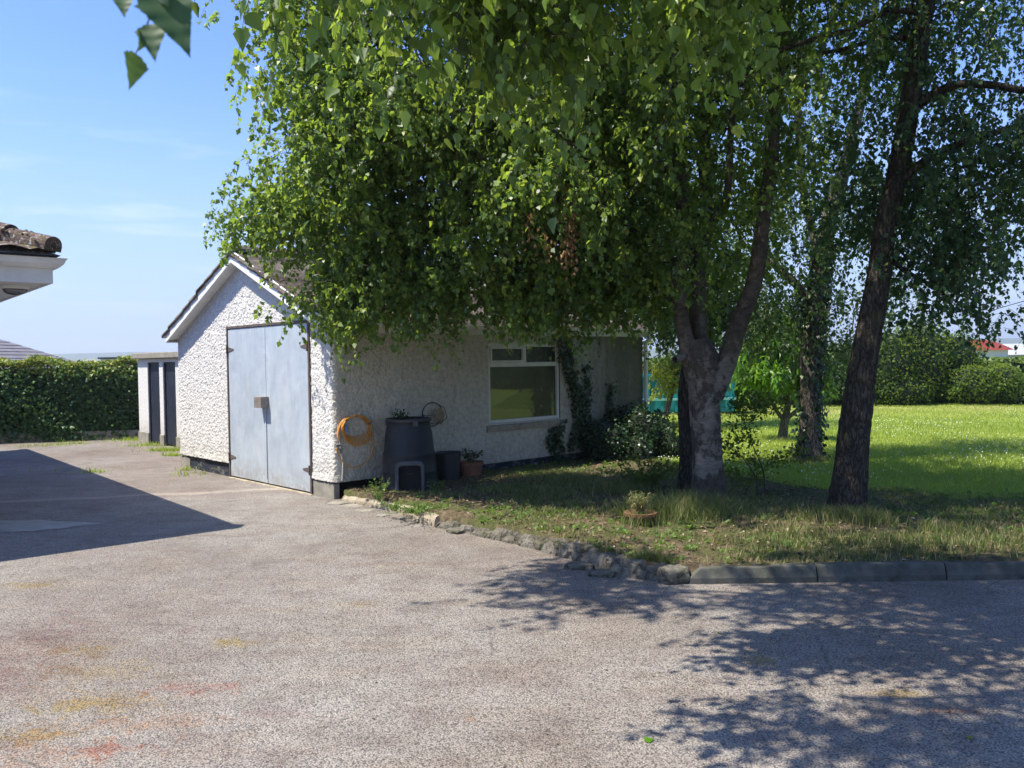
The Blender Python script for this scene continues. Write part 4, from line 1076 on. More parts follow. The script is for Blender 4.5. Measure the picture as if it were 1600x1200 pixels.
def make_tree(name, label, base, limbs, blobs, n_clump, n_twig, n_leaf, leaf, mat, bark, seed=0, group=None, twig_len=.55, droop=.9, cluster=.28, detail=False,
              thin=None, branch_mat='twig', lump=.05, flare=.35, wid=.42, cull=None, tree_r=.0035, tint_sh=0., cut=-.35):
    rs = np.random.RandomState(seed)
    root = tag(empty(name, base), label, 'tree', group)
    nodes = []; parts = []
    for i, L_ in enumerate(limbs):
        v, f = bark_tube(L_, 22 if i == 0 else 14, seed + i, .05, flare if i == 0 else 0, lump=lump); parts.append((v, f, 0., 0))
        R_ = resample(L_, .15); nodes.append(R_[(R_[:, 2] > 1.7)][:, :3])
    V, F, T, I = join(parts); npmesh('trunk', V, F, M[bark], root, smooth=True, world=root)
    N = np.concatenate(nodes)
    if not blobs: return root
    # clump centres
    wts = np.array([b_[3] * b_[4] * b_[5] for b_ in blobs]) ** .75 * np.array([b_[6] if len(b_) > 6 else 1. for b_ in blobs]); wts /= wts.sum()
    C = []
    while len(C) < n_clump:
        b_ = blobs[rs.choice(len(blobs), p=wts)]; u = rdir(1, rs)[0] * rs.uniform(0, 1) ** (1 / 2.4)
        C.append([b_[0] + u[0] * b_[3], b_[1] + u[1] * b_[4], b_[2] + u[2] * b_[5]])
    C = np.array(C); C = C[smooth_noise(C, 2.2, seed) > cut]
    if cull is not None: C = C[cull(C)]
    d0 = np.array([np.min(np.linalg.norm(N - c, axis=1)) for c in C]); C = C[np.argsort(d0)]
    pts = list(N); par = [-1] * len(N); load = [0.] * len(N); ends = []; segs = []
    PA = np.zeros((len(N) + len(C) * 6, 3)); PA[:len(N)] = N; cnt = len(N)
    for c in C:
        A = PA[:cnt]; dd = np.linalg.norm(A - c, axis=1) + .5 * np.maximum(0, A[:, 2] - c[2]) * .3 + .8 * np.maximum(0, .15 - np.linalg.norm(A - c, axis=1)); j = int(np.argmin(dd)); p = PA[j]
        L_ = np.linalg.norm(c - p); m = int(np.clip(L_ / .22, 1, 5)); mid = (p + c) / 2 + rs.normal(0, .09, 3) * L_ + np.array([0, 0, .10 * L_]); prev = j
        for k in range(1, m + 1):
            t = k / m; q = (1 - t) ** 2 * p + 2 * t * (1 - t) * mid + t * t * c
            PA[cnt] = q; par.append(prev); load.append(0.); prev = cnt; cnt += 1
        ends.append(prev)
    ld = np.zeros(cnt); ld[ends] += 1
    for i in range(cnt - 1, len(N) - 1, -1):
        if par[i] >= 0: ld[par[i]] += ld[i]
    ii = np.arange(len(N), cnt); pr = np.array([par[i] for i in ii]); r = tree_r * np.maximum(ld, 1) ** .42
    r1 = r[ii]; r0 = np.where(pr < len(N), r1 * 1.15, np.minimum(r[pr], r1 * 1.6))
    A = PA[pr]; B_ = PA[ii]; T = B_ - A; T /= np.linalg.norm(T, axis=1, keepdims=True) + 1e-9
    a = np.cross(T, np.array([.31, .77, .55])); a /= np.linalg.norm(a, axis=1, keepdims=True) + 1e-9; c = np.cross(T, a); n = 6
    V = np.concatenate([np.stack([Q + (a * cos(2 * pi * j / n) + c * sin(2 * pi * j / n)) * rr[:, None] for j in range(n)], 1)[:, None] for Q, rr in ((A, r0), (B_ + T * .01, r1))], 1)
    ix = np.arange(len(ii) * 2 * n).reshape(-1, 2, n); nx_ = np.roll(ix, -1, axis=2)
    F = np.stack([ix[:, 0], nx_[:, 0], nx_[:, 1], ix[:, 1]], -1).reshape(-1, 4)
    npmesh('branches', V.reshape(-1, 3), F, M[branch_mat], root, smooth=True, world=root)
    # twigs and leaves
    st = np.repeat(C, n_twig, axis=0) + rs.normal(0, cluster, (len(C) * n_twig, 3)) * np.array([1, 1, .8]); m = len(st)
    if thin is not None: k_ = thin(st); st = st[k_]; m = len(st)
    d = rdir(m, rs) * np.array([1, 1, .55]); Ln = twig_len * rs.uniform(.5, 1.2, m)
    t = np.linspace(0, 1, 5)[None, :, None]
    P = st[:, None] + d[:, None] * (Ln[:, None, None] * (t - .35 * t * t)) - np.array([0, 0, 1.]) * (Ln * droop * rs.uniform(.5, 1.2, m))[:, None, None] * t ** 1.8
    tv, tf = tubes_np(P, .0022, .0008, 3)
    LP = []; LD = []
    for q in np.linspace(.08, 1, n_leaf):
        q = np.clip(q + rs.uniform(-.04, .04, m), 0, .999); i = np.minimum((q * 4).astype(int), 3); f_ = (q * 4 - i)[:, None]; ar = np.arange(m)
        LP.append(P[ar, i] * (1 - f_) + P[ar, i + 1] * f_); LD.append(P[ar, i + 1] - P[ar, i])
    LP = np.concatenate(LP); LD = np.concatenate(LD); LD /= np.linalg.norm(LD, axis=1, keepdims=True) + 1e-9; n = len(LP)
    side = rdir(n, rs); D = LD * .5 + side * .75 + np.array([0, 0, -.45]); LP = LP + side * .012 * rs.uniform(.5, 1.8, n)[:, None]
    NN = rdir(n, rs) + np.array([-.25, -.1, .75]); cl = np.tile(np.repeat(rs.uniform(-.3, .3, (m // n_twig) + 1), n_twig)[:m], n_leaf)
    v, f, T = leaf_cloud(LP, D, NN, leaf * rs.uniform(.45, 1.25, n), np.clip(rs.beta(2, 3, n) + cl + tint_sh, 0, 1), wid, detail)
    V, F, T, I = join([(v, f, T, 0), (tv, tf, .3, 1)])
    npmesh('crown', V, F, [M[mat], M['twig']], root, tint=T, mi=I, world=root)
    return root
def blob(x, y, Y, rx, ry, rz, wgt=1.): p = at(x, y, Y); return (p[0], p[1], p[2], rx, ry, rz, wgt)
L = limb_from_px
# the big multi-stemmed birch
bA = at(1105, 786, 8.7)
limA = [L([(1106, 800, 8.7, 66.0), (1106, 770, 8.7, 53.0), (1104, 700, 8.7, 48.0), (1101, 640, 8.7, 49.0), (1098, 600, 8.7, 48.2), (1096, 565, 8.7, 60.2), (1092, 545, 8.7, 51.6), (1090, 530, 8.7, 37.8)]),
        L([(1088, 590, 8.68, 34.4), (1078, 555, 8.65, 29.2), (1066, 500, 8.62, 24.1), (1062, 440, 8.6, 22.4), (1068, 380, 8.6, 21.5), (1064, 300, 8.6, 20.6), (1056, 210, 8.6, 18.9), (1062, 100, 8.7, 17.2), (1050, 0, 8.8, 15.5), (1035, -160, 9, 11.2), (1020, -330, 9.1, 6.9)]),
        L([(1098, 590, 8.75, 34.4), (1094, 540, 8.8, 27.5), (1092, 480, 8.85, 24.1), (1094, 420, 8.9, 22.4), (1098, 380, 8.9, 22.4), (1104, 330, 8.95, 18.9), (1100, 250, 9, 17.2), (1108, 130, 9.1, 15.5), (1100, 0, 9.2, 12.9), (1110, -250, 9.4, 6.9)]),
        L([(1112, 620, 8.7, 36.0), (1124, 590, 8.68, 34.4), (1140, 550, 8.65, 31.0), (1156, 500, 8.6, 27.5), (1176, 450, 8.55, 24.1), (1186, 400, 8.5, 23.2), (1192, 340, 8.5, 22.4), (1204, 270, 8.5, 21.5), (1208, 200, 8.5, 20.6), (1216, 110, 8.5, 19.8), (1228, 20, 8.5, 18.9), (1236, -90, 8.5, 15.5), (1230, -280, 8.6, 8.6)]),
        L([(1100, 390, 8.88, 14.6), (1112, 350, 8.8, 13.8), (1130, 325, 8.7, 12.9), (1138, 290, 8.6, 11.2), (1142, 200, 8.6, 10.3), (1150, 130, 8.6, 10.3), (1152, 40, 8.6, 8.6), (1160, -60, 8.6, 6.9), (1165, -200, 8.6, 3.4)]),
        L([(1066, 475, 8.6, 10.3), (1040, 462, 8.8, 8.6), (1000, 442, 9, 7.7), (950, 436, 9.2, 6.9), (900, 440, 9.3, 6.0), (860, 436, 9.4, 5.2), (800, 424, 9.5, 3.4)]),
        L([(1064, 300, 8.6, 10.3), (1040, 262, 8.3, 8.6), (990, 240, 8, 6.9), (920, 236, 7.7, 5.2), (840, 200, 7.6, 4.3), (740, 180, 7.8, 3.4)]),
        L([(1056, 190, 8.6, 10.3), (1000, 110, 8.5, 9.5), (920, 40, 8.3, 7.7), (820, -10, 8.3, 6.9), (680, 0, 8.5, 6.0), (540, 50, 8.8, 4.3), (450, 130, 9, 2.6)]),
        L([(1062, 420, 8.6, 8.6), (1010, 370, 8.9, 7.7), (900, 330, 9.1, 6.9), (780, 320, 9.2, 6.0), (640, 330, 9.3, 4.3), (520, 330, 9.4, 3.4), (420, 320, 9.4, 1.7)]),
        L([(1054, 562, 8.5, 10.3), (1070, 556, 8.62, 15.5)])]
def cullA(C):
    # keep the sky at the left and the gable clear, and nothing below the eaves line in front of the wall
    px = 800 + CAM_F * C[:, 0] / C[:, 1]
    return (px > np.where(C[:, 2] > 3.1, 390, 372)) & (C[:, 1] < 11.2)
blA = [blob(1030, 60, 9.0, 2.3, 2.2, 2.0), blob(740, 150, 8.6, 1.9, 1.7, 1.5, 1.2), blob(500, 60, 8.9, .65, 1.1, 1.0, 1.1), blob(560, 230, 9.0, .85, 1.2, .9, 1.2), blob(460, 325, 9.3, .42, .6, .28, 2.2), blob(385, 290, 9.4, .12, .2, .10, 2),
       blob(600, 370, 9.1, .9, .9, .5, 1.5), blob(760, 380, 8.9, 1.2, 1.1, .55, 1.5), blob(900, 380, 9.0, 1.0, 1.2, .5, 1.2), blob(960, 230, 7.9, 1.2, 1.1, 1.0), blob(520, 430, 9.2, .42, .5, .22, 2.6), blob(440, 400, 9.25, .35, .35, .2, 2.4), blob(570, 455, 9.0, .25, .35, .18, 2.6),
       blob(700, 455, 8.9, .55, .4, .15, 2), blob(850, 445, 8.9, .6, .4, .15, 2), blob(960, 455, 8.9, .4, .5, .15, 2), blob(900, -330, 9, 2.6, 2.3, 1.7, .5), blob(1150, 420, 9.8, .7, .8, .4, .7), blob(600, -80, 8.8, 1.2, 1.3, 1., .8), (.4, 6.5, 5.9, 1.2, .8, .6, .5), (2.0, 6.8, 5.9, 1.5, 1.0, .7, .6), (3.2, 6.2, 6.1, 1.4, .8, .8, .4), blob(455, 410, 9.4, .42, .3, .18, 11), blob(400, 405, 9.4, .22, .25, .16, 7), blob(500, 425, 9.3, .35, .3, .16, 5), blob(420, 350, 9.4, .35, .3, .25, 5), blob(620, 455, 8.9, .4, .3, .12, 3), blob(720, 448, 8.8, .45, .3, .12, 3), blob(830, 444, 8.8, .45, .3, .12, 3), blob(930, 442, 8.9, .4, .3, .14, 3), blob(540, 475, 9.2, .3, .3, .16, 3), blob(1010, 440, 9.2, .5, .4, .25, 1.5), blob(560, 490, 9.0, .20, .25, .16, 2.6), blob(1100, 330, 8.0, .5, .4, .5, .7)]
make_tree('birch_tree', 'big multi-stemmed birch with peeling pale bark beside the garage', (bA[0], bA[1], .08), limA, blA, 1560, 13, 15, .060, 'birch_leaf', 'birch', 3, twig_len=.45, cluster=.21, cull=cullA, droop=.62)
# the leaning dark-barked tree at the right
bB = at(1325, 802, 8.0)
limB = [L([(1323, 815, 8.0, 64.8), (1324, 790, 8.0, 54.0), (1330, 730, 8.0, 49.5), (1336, 670, 8.0, 46.8), (1344, 610, 8.0, 45.0), (1354, 540, 8.0, 41.4), (1364, 480, 8.0, 39.6), (1374, 420, 8.0, 36.0), (1384, 350, 8.0, 34.2), (1398, 290, 8.0, 31.5), (1412, 220, 8.0, 30.6), (1424, 150, 8.0, 28.8), (1436, 70, 8.0, 27.0), (1448, -10, 8.0, 25.2), (1462, -150, 8.1, 19.8), (1470, -330, 8.2, 10.8)]),
        L([(1430, 165, 8.0, 18.0), (1455, 150, 7.9, 15.3), (1490, 134, 7.8, 13.5), (1540, 132, 7.7, 12.6), (1620, 142, 7.6, 10.8), (1720, 130, 7.6, 7.2)]),
        L([(1404, 290, 8.0, 14.4), (1440, 255, 7.9, 12.6), (1490, 228, 7.8, 11.7), (1540, 212, 7.7, 10.8), (1620, 190, 7.6, 9.0), (1720, 180, 7.6, 5.4)]),
        L([(1440, 20, 8.0, 10.8), (1390, 18, 7.9, 9.0), (1330, 45, 7.8, 8.1), (1270, 62, 7.8, 8.1), (1215, 80, 7.8, 7.2), (1180, 100, 7.8, 6.3), (1160, 130, 7.8, 5.4), (1120, 160, 7.9, 3.6)]),
        L([(1432, 60, 8.0, 8.1), (1380, 60, 8.2, 7.2), (1320, 76, 8.3, 6.3), (1260, 90, 8.3, 5.4), (1200, 118, 8.4, 3.6)]),
        L([(1380, 400, 8.0, 7.2), (1410, 420, 8.0, 6.3), (1460, 450, 8.1, 4.5), (1540, 500, 8.3, 2.7)])]
blB = [blob(1450, 40, 8.3, 2.0, 1.8, 1.4), blob(1580, 260, 8.0, 1.1, 1.2, .8, 1.2), blob(1400, 230, 8.6, 1.0, 1.2, .9, .6), blob(1500, 380, 8.2, .8, .9, .35, 1.6), blob(1590, 430, 8.0, .5, .7, .4, 2.2), blob(1430, 430, 8.6, .35, .5, .25, 1.2),
       blob(1500, -250, 8.3, 2.2, 2, 1.4, .6), blob(1700, 200, 8, 1.2, 1.5, 1.2, .5), blob(1330, 330, 9.0, .6, .8, .5), blob(1510, 460, 8.3, .55, .6, .3, 2.2)]
make_tree('birch_tree', 'leaning dark fissured trunk at the right, nearest tree to the kerb end', (bB[0], bB[1], .08), limB, blB, 540, 11, 14, .055, 'cool_leaf', 'bark', 21, twig_len=.5, cluster=.22, lump=.04, cull=lambda C: C[:, 1] > 6.4, cut=-.12, droop=.7)
# ivy-clad tree further back
bC = at(1263, 722, 12.0)
limC = [L([(1262, 735, 12, 50), (1263, 712, 12, 40), (1265, 660, 12, 34), (1267, 610, 12, 33), (1268, 560, 12, 36), (1272, 500, 12, 32), (1280, 430, 12, 26), (1296, 340, 12, 22), (1322, 250, 12, 18), (1345, 160, 12, 15), (1362, 60, 12, 12), (1372, -60, 12, 9), (1380, -200, 12, 5)]),
        L([(1274, 480, 12, 16), (1240, 440, 12, 13), (1212, 414, 12.1, 12), (1196, 380, 12.2, 10), (1190, 300, 12.3, 8), (1200, 180, 12.4, 6), (1210, 60, 12.4, 4)]),
        L([(1284, 420, 12, 14), (1262, 330, 12.2, 12), (1252, 260, 12.3, 11), (1246, 160, 12.3, 9), (1250, 20, 12.3, 6)])]
blC = [blob(1250, 330, 12, 1.5, 1.4, 1.1, 1.1), blob(1230, 470, 12, .9, 1.0, .45, 1.3), blob(1330, 450, 12.2, .8, 1.0, .5, 1.3), blob(1250, 100, 12.3, 1.7, 1.6, 1.6, .6), blob(1400, 330, 12.6, 1.0, 1.2, 1.0, .5), blob(1180, 520, 12.4, .5, .6, .3, 1.2), blob(1300, 540, 12.3, .5, .5, .2, 1.0), blob(1280, -150, 12.3, 1.8, 1.6, 1.5, .6)]
rC = make_tree('birch_tree', 'ivy-clad trunk on the lawn behind and left of the leaning tree', (bC[0], bC[1], .08), limC, blC, 380, 11, 12, .058, 'back_leaf', 'bark_pale', 35, twig_len=.5, cluster=.25, lump=.07, cut=-.15, droop=.7)
# ivy on that trunk
R_ = resample(limC[0], .05); R_ = R_[(R_[:, 2] > .1) & (R_[:, 2] < 3.2)]; n = 1500
i_ = RS.randint(0, len(R_), n); a_ = RS.uniform(0, 2 * pi, n); keep = (np.sin(a_ * 2 + R_[i_, 2] * 3) + .6 * np.sin(R_[i_, 2] * 5 + a_) > -.3) | (R_[i_, 2] > 1.9); i_ = i_[keep]; a_ = a_[keep]
O_ = np.stack([np.cos(a_), np.sin(a_), np.zeros(len(a_))], 1); P = R_[i_, :3] + O_ * (R_[i_, 3] * 1.1)[:, None] + RS.normal(0, .025, (len(a_), 3))
v, f, T = leaf_cloud(P, O_ * .4 + np.array([0, 0, -.8]) + rdir(len(P)) * .5, O_ + rdir(len(P)) * .4, RS.uniform(.05, .09, len(P)), RS.uniform(0, 1, len(P)), .45)
iv = tag(empty('ivy', (bC[0], bC[1], .08)), 'dark ivy clinging to the trunk on the lawn', 'ivy'); npmesh('leaves', v, f, M['ivy_leaf'], iv, tint=T, world=iv)
# dark slim trunk just behind the big birch
bE = at(1073, 776, 9.5)
limE = [L([(1073, 785, 9.5, 30), (1072, 740, 9.5, 22), (1071, 690, 9.5, 19), (1069, 640, 9.5, 19), (1070, 600, 9.5, 18), (1076, 560, 9.5, 17), (1086, 480, 9.5, 15), (1084, 400, 9.6, 13), (1074, 320, 9.7, 11), (1040, 200, 9.8, 9), (1010, 60, 10, 7), (1000, -80, 10, 5)])]
blE = [blob(1010, 440, 10.3, .7, .6, .35, 1), blob(980, 300, 10.6, 1.1, .8, .9, 1), blob(880, 200, 10.8, 1.2, .8, 1.1, 1), blob(1120, 480, 10.6, .6, .6, .3, 1)]
make_tree('tree', 'slim dark trunk close behind the left side of the big birch', (bE[0], bE[1], .08), limE, blE, 170, 11, 13, .055, 'back_leaf', 'bark', 44, twig_len=.45, cluster=.22, tint_sh=-.1)
# young tree with long drooping leaves on the lawn
bD = at(1223, 688, 15.0)
limD = [L([(1222, 692, 15, 15), (1225, 665, 15, 12), (1230, 640, 15, 10), (1234, 610, 15, 9), (1236, 570, 15, 7), (1238, 520, 15, 5), (1240, 480, 15, 3)]), L([(1226, 658, 15, 7), (1212, 640, 15, 6), (1200, 615, 15, 5), (1190, 590, 15, 4)]), L([(1228, 655, 15, 7), (1246, 640, 15, 6), (1262, 618, 15, 4)])]
blD = [blob(1190, 575, 15, .42, .4, .30, 1.4), blob(1240, 560, 15, .5, .45, .4), blob(1262, 600, 15, .3, .3, .22), blob(1215, 520, 15, .6, .5, .4), blob(1170, 560, 15, .2, .3, .25, 1.4)]
make_tree('young_tree', 'young tree with long drooping bright green leaves on the lawn', (bD[0], bD[1], .08), limD, blD, 90, 9, 12, .15, 'bright_leaf', 'bark_pale', 52, twig_len=.35, droop=.7, cluster=.12, wid=.14, flare=.2)
# pale leaning yellow-leaved sapling beside the container
bS = at(1040, 645, 19)
limS = [L([(1040, 650, 19, 9), (1048, 620, 19, 8), (1058, 590, 19, 6), (1064, 560, 19, 4), (1068, 530, 19, 3)]), L([(1050, 612, 19, 5), (1062, 596, 19, 4), (1074, 580, 19, 3)])]
blS = [blob(1046, 582, 19, .36, .3, .36, 1.2), blob(1060, 565, 19, .3, .3, .2), blob(1034, 610, 19, .18, .2, .16, 1.)]
make_tree('sapling', 'small yellow-green sapling with a pale leaning stem by the container', (bS[0], bS[1], .08), limS, blS, 34, 7, 8, .075, 'yellow_leaf', 'bark_pale', 61, twig_len=.3, droop=.4, cluster=.12, flare=.1)
# willowy tree beyond the garage end
bG = at(1118, 640, 18)
limG = [L([(1118, 650, 18, 16), (1112, 600, 18, 13), (1100, 540, 18, 11), (1080, 460, 18, 9), (1060, 380, 18, 6), (1050, 280, 18, 4)])]
blG = [blob(1035, 490, 18, .75, .8, .7, 1.2), blob(1010, 420, 18, 1.2, .9, 1.0), blob(1120, 440, 18, 1.2, .9, 1.0), blob(1100, 505, 18, .7, .7, .4), blob(1170, 545, 18.2, .5, .5, .35), blob(1050, 300, 18, 1.4, 1, 1.2)]
make_tree('tree', 'grey-green small-leaved tree beyond the far end of the garage', (bG[0], bG[1], .08), limG, blG, 240, 10, 12, .075, 'back_leaf', 'bark_pale', 71, twig_len=.5, cluster=.25, tint_sh=.12, flare=.1)
# near birch: trunk out of view behind the camera, boughs hanging into the picture
bF = (4.3, .6, 0.0)
limF = [np.array([(4.3, .6, -.1, .22), (4.25, .7, 1.5, .19), (4.1, .9, 3.2, .17), (3.8, 1.3, 5.0, .14), (3.4, 1.9, 6.6, .1), (3.2, 2.3, 8.2, .05)]),
        np.array([(4.0, 1.0, 3.6, .09), (3.2, 1.9, 4.4, .075), (2.2, 2.9, 4.7, .06), (1.2, 3.6, 4.6, .045), (.3, 4.0, 4.4, .03), (-.5, 4.1, 4.2, .015)]),
        np.array([(3.7, 1.4, 5.2, .08), (2.6, 2.2, 5.6, .06), (1.2, 2.8, 5.4, .045), (0., 3.0, 4.9, .03), (-.6, 3.1, 4.2, .015)]),
        np.array([(3.0, 2.1, 4.45, .05), (3.1, 3.1, 4.7, .04), (3.3, 4.3, 4.9, .025)]),
        np.array([(1.2, 2.8, 5.4, .03), (.2, 1.9, 4.6, .02), (-.4, 1.2, 3.2, .008), (-.42, .9, 2.3, .003)])]
blF = [(1.9, 4.3, 5.2, 1.9, .8, .7, 1.3), (.2, 2.9, 5.2, 1.6, .5, .45, 1.3), (-.7, 2.6, 5.0, .9, .35, .35, 1.2), (3.5, 5.0, 5.7, 1.4, .6, .5, 1.2), (3.6, 3.6, 5.4, 1.4, 1.2, 1.0, 1.), (.2, 4.5, 5.5, 1.5, .7, .6, 1.), (-1.1, 4.6, 5.6, .9, .45, .4, 1.), (-2.2, 4.75, 5.4, .8, .35, .35, 1.3), (-2.3, 5.3, 5.5, .5, .3, .3, 1.2), (-.9, 5.3, 5.7, 1.3, .3, .35, 1.3), (-.2, 4.8, 5.9, 1.3, .3, .35, 1.3), (.6, 4.9, 5.6, 1.2, .4, .4, 1.2), (.35, 3.9, 3.72, .7, .5, .42, 1.1), (-.30, 3.9, 3.72, .34, .35, .42, 1.3), (-.62, 3.0, 3.25, .10, .14, .42, 3.), (.9, 4.2, 3.6, .5, .4, .3, .7), (2.6, 2.3, 6.2, 1.4, .9, .7, .5), (2.3, 2.9, 4.3, .9, .5, .5, .6), (.1, 4.0, 3.2, .25, .25, .22, 1.5)]
limF.append(np.array([(.3, 4.0, 4.6, .03), (-.8, 4.5, 5.3, .025), (-1.8, 4.8, 5.4, .015), (-2.4, 5.0, 5.3, .006)]))
rF = make_tree('birch_tree', 'near birch whose hanging boughs reach in over the drive from the top edge', bF, limF, blF, 760, 12, 11, .062, 'birch_leaf', 'birch', 83, twig_len=.42, droop=1.0, cluster=.15, detail=True, cull=lambda C: (C[:, 2] > 2.9) & ~((C[:, 1] < 2.4) & (C[:, 2] < 4)) & ~((C[:, 2] > 4) & (np.abs(C[:, 1] + .17 * C[:, 2] - 4.22 - .1 * np.sin(2 * C[:, 0])) < .27)))
def toothed_leaf(P, Q, nrm, sz, wid=.44):
    D = Q - P; D = D / np.linalg.norm(D); S_ = np.cross(D, nrm); S_ /= np.linalg.norm(S_); N2 = np.cross(S_, D); n = 22; V = []; F = []
    for i in range(n + 1):
        t = i / n; w_ = wid * (min(1, (t / .22)) ** .6) * (1 - max(0, t - .2) / .8) ** 1.05 * (1.0 if i % 2 else .90); cz = -.10 * t * t
        for sg in (-1, -.5, 0, .5, 1): V.append(P + (D * (t * 1.08 - (.03 if i % 2 else 0) * abs(sg)) + S_ * sg * w_ + N2 * (cz + .07 * abs(sg) * w_ / wid + .01 * sin(i * 1.1) * abs(sg))) * sz)
    for i in range(n):
        for k in range(4): F.append((i * 5 + k, i * 5 + k + 1, i * 5 + 6 + k, i * 5 + 5 + k))
    return np.array(V), np.array(F)
# the very near hanging twig at the top left
dn = .78
TW = [at(250, -190, dn), at(246, -60, dn), at(236, 20, dn), at(222, 62, dn), at(212, 84, dn)]
parts = []
v, f = tubes_np(np.array([TW]), .0011, .0006, 6); parts.append((v, f, .3, 1))
lf = [((246, -14), (291, 70), .066, (.45, -.88, .1)), ((236, 38), (240, 88), .036, (.1, -.95, .1)), ((212, 84), (206, 138), .035, (.9, -.4, .1)), ((192, -4), (194, 26), .022, (.3, -.9, 0)), ((225, -60), (262, 12), .05, (-.3, -.9, .2)), ((222, 52), (220, 76), .022, (.95, -.2, 0))]
for (a0, a1, sz, nrm) in lf:
    P0 = at(*a0, dn); P1 = at(*a1, dn - .01)
    v, f = toothed_leaf(P0, P1, np.array(nrm, float), sz); parts.append((v, f, .0, 0))
V, F, T, I = join(parts); npmesh('hanging_twig', V, F, [M['hedge_leaf'], M['twig']], rF, tint=T, mi=I, world=rF)  # birch leaves in the darker hedge colour, so their shade is painted in
# a few withered brown leaf bunches in the big birch
P = []
for px, py, Yd, k_ in [(893, 330, 7.4, 60), (890, 370, 7.4, 60), (888, 400, 7.4, 45), (830, 365, 7.4, 25), (855, 380, 7.4, 18), (893, 300, 7.4, 30)]:
    c = at(px, py, Yd); P.append(c + RS.normal(0, 1, (k_, 3)) * np.array([.04, .04, .09]))
P = np.concatenate(P); v, f, T = leaf_cloud(P, rdir(len(P)) * .5 + np.array([0, 0, -1.]), rdir(len(P)), RS.uniform(.03, .055, len(P)), RS.uniform(0, 1, len(P)), .3)
big = [o for o in COL.objects if o.type == 'EMPTY' and o.name == 'birch_tree'][0]
npmesh('withered_leaves', v, f, M['dead_leaf'], big, tint=T, world=big)

# ------------------------------------------------------------------ hedges and shrubs
def shell_leaves(P, Nn, sz, mat, name, root, rs, wid=.42, yellow=None, detail=False):
    n = len(P); D = rdir(n, rs) * .8 + Nn * .3 + np.array([0, 0, -.15]); NN = Nn + rdir(n, rs) * .8 + np.array([0, 0, .3])
    T0 = rs.beta(2, 2.5, n) * .75
    if yellow is not None: T0 = np.clip(T0 + yellow, 0, 1)
    v, f, T = leaf_cloud(P, D, NN, sz * rs.uniform(.6, 1.2, n), T0, wid, detail)
    return npmesh(name, v, f, M[mat], root, tint=T, world=root)
def hedge(name, label, a, b_, hgt, dep, n, sz, mat, seed, zoff=0, bul=.12):
    """clipped hedge from a to b (ground points of its front face), dep behind"""
    rs = np.random.RandomState(seed); a = np.array(a, float); b_ = np.array(b_, float); L_ = np.linalg.norm(b_ - a); t = (b_ - a) / L_; nn = np.array([t[1], -t[0], 0.])
    root = tag(empty(name, (a + b_) / 2), label, 'hedge')
    hh = lambda s: hgt * (1 + .025 * np.sin(s * 1.7) + .02 * np.sin(s * 4.1 + 1))
    nf = int(n * .62); s = rs.uniform(0, L_, nf); z = rs.uniform(.03, 1, nf) * hh(s); bu = bul * (np.sin(s * 2.1 + z * 3) * .5 + np.sin(s * 5.3 + z * 4.7) * .3 + rs.normal(0, .35, nf)) - .35 * np.clip((z / hgt - .85) / .15, 0, 1) ** 2 * .5
    P1 = a + t * s[:, None] + nn * bu[:, None] + np.array([0, 0, 1.]) * (z + zoff)[:, None]; N1 = np.tile(nn, (nf, 1)); y1 = np.clip((z / hgt - .72) / .28, 0, 1) * rs.uniform(.3, .95, nf)
    nt = n - nf; s = rs.uniform(0, L_, nt); q = rs.uniform(0, dep, nt); z = hh(s) + .05 * rs.normal(0, .6, nt) + .03 * np.sin(s * 7)
    P2 = a + t * s[:, None] - nn * q[:, None] + np.array([0, 0, 1.]) * (z + zoff)[:, None]; N2 = np.tile([0, 0, 1.], (nt, 1)); y2 = rs.uniform(.35, .9, nt)
    shell_leaves(np.concatenate([P1, P2]), np.concatenate([N1, N2]), np.full(n, sz), mat, 'foliage', root, rs, yellow=np.concatenate([y1, y2]))
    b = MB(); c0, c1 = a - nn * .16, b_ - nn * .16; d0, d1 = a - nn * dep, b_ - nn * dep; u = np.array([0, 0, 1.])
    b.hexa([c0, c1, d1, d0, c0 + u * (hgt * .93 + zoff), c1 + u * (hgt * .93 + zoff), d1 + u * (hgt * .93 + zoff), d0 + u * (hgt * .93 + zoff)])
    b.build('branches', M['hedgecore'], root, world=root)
    return root
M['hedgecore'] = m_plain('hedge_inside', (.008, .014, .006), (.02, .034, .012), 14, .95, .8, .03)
ha, hb_ = np.array([-19., 15.3, 0]), np.array([-4.6, 19.3, 0])
hedge('hedge', 'clipped laurel hedge along the back of the drive at the left', ha, hb_, 1.69, 1.1, 62000, .075, 'hedge_leaf', 7)
tv_ = (hb_ - ha) / np.linalg.norm(hb_ - ha); nv_ = np.array([tv_[1], -tv_[0], 0])
lw = tag(empty('low_wall', (ha + hb_) / 2), 'low mossy concrete wall showing at the foot of the hedge', 'wall')
b = MB(); q0 = ha + nv_ * .02; q1 = hb_ + nv_ * .02; b.hexa([q0, q1, q1 - nv_ * .12, q0 - nv_ * .12] + [p + np.array([0, 0, .20]) for p in (q0, q1, q1 - nv_ * .12, q0 - nv_ * .12)]); b.build('low_wall', M['concrete'], lw, .01, world=lw)

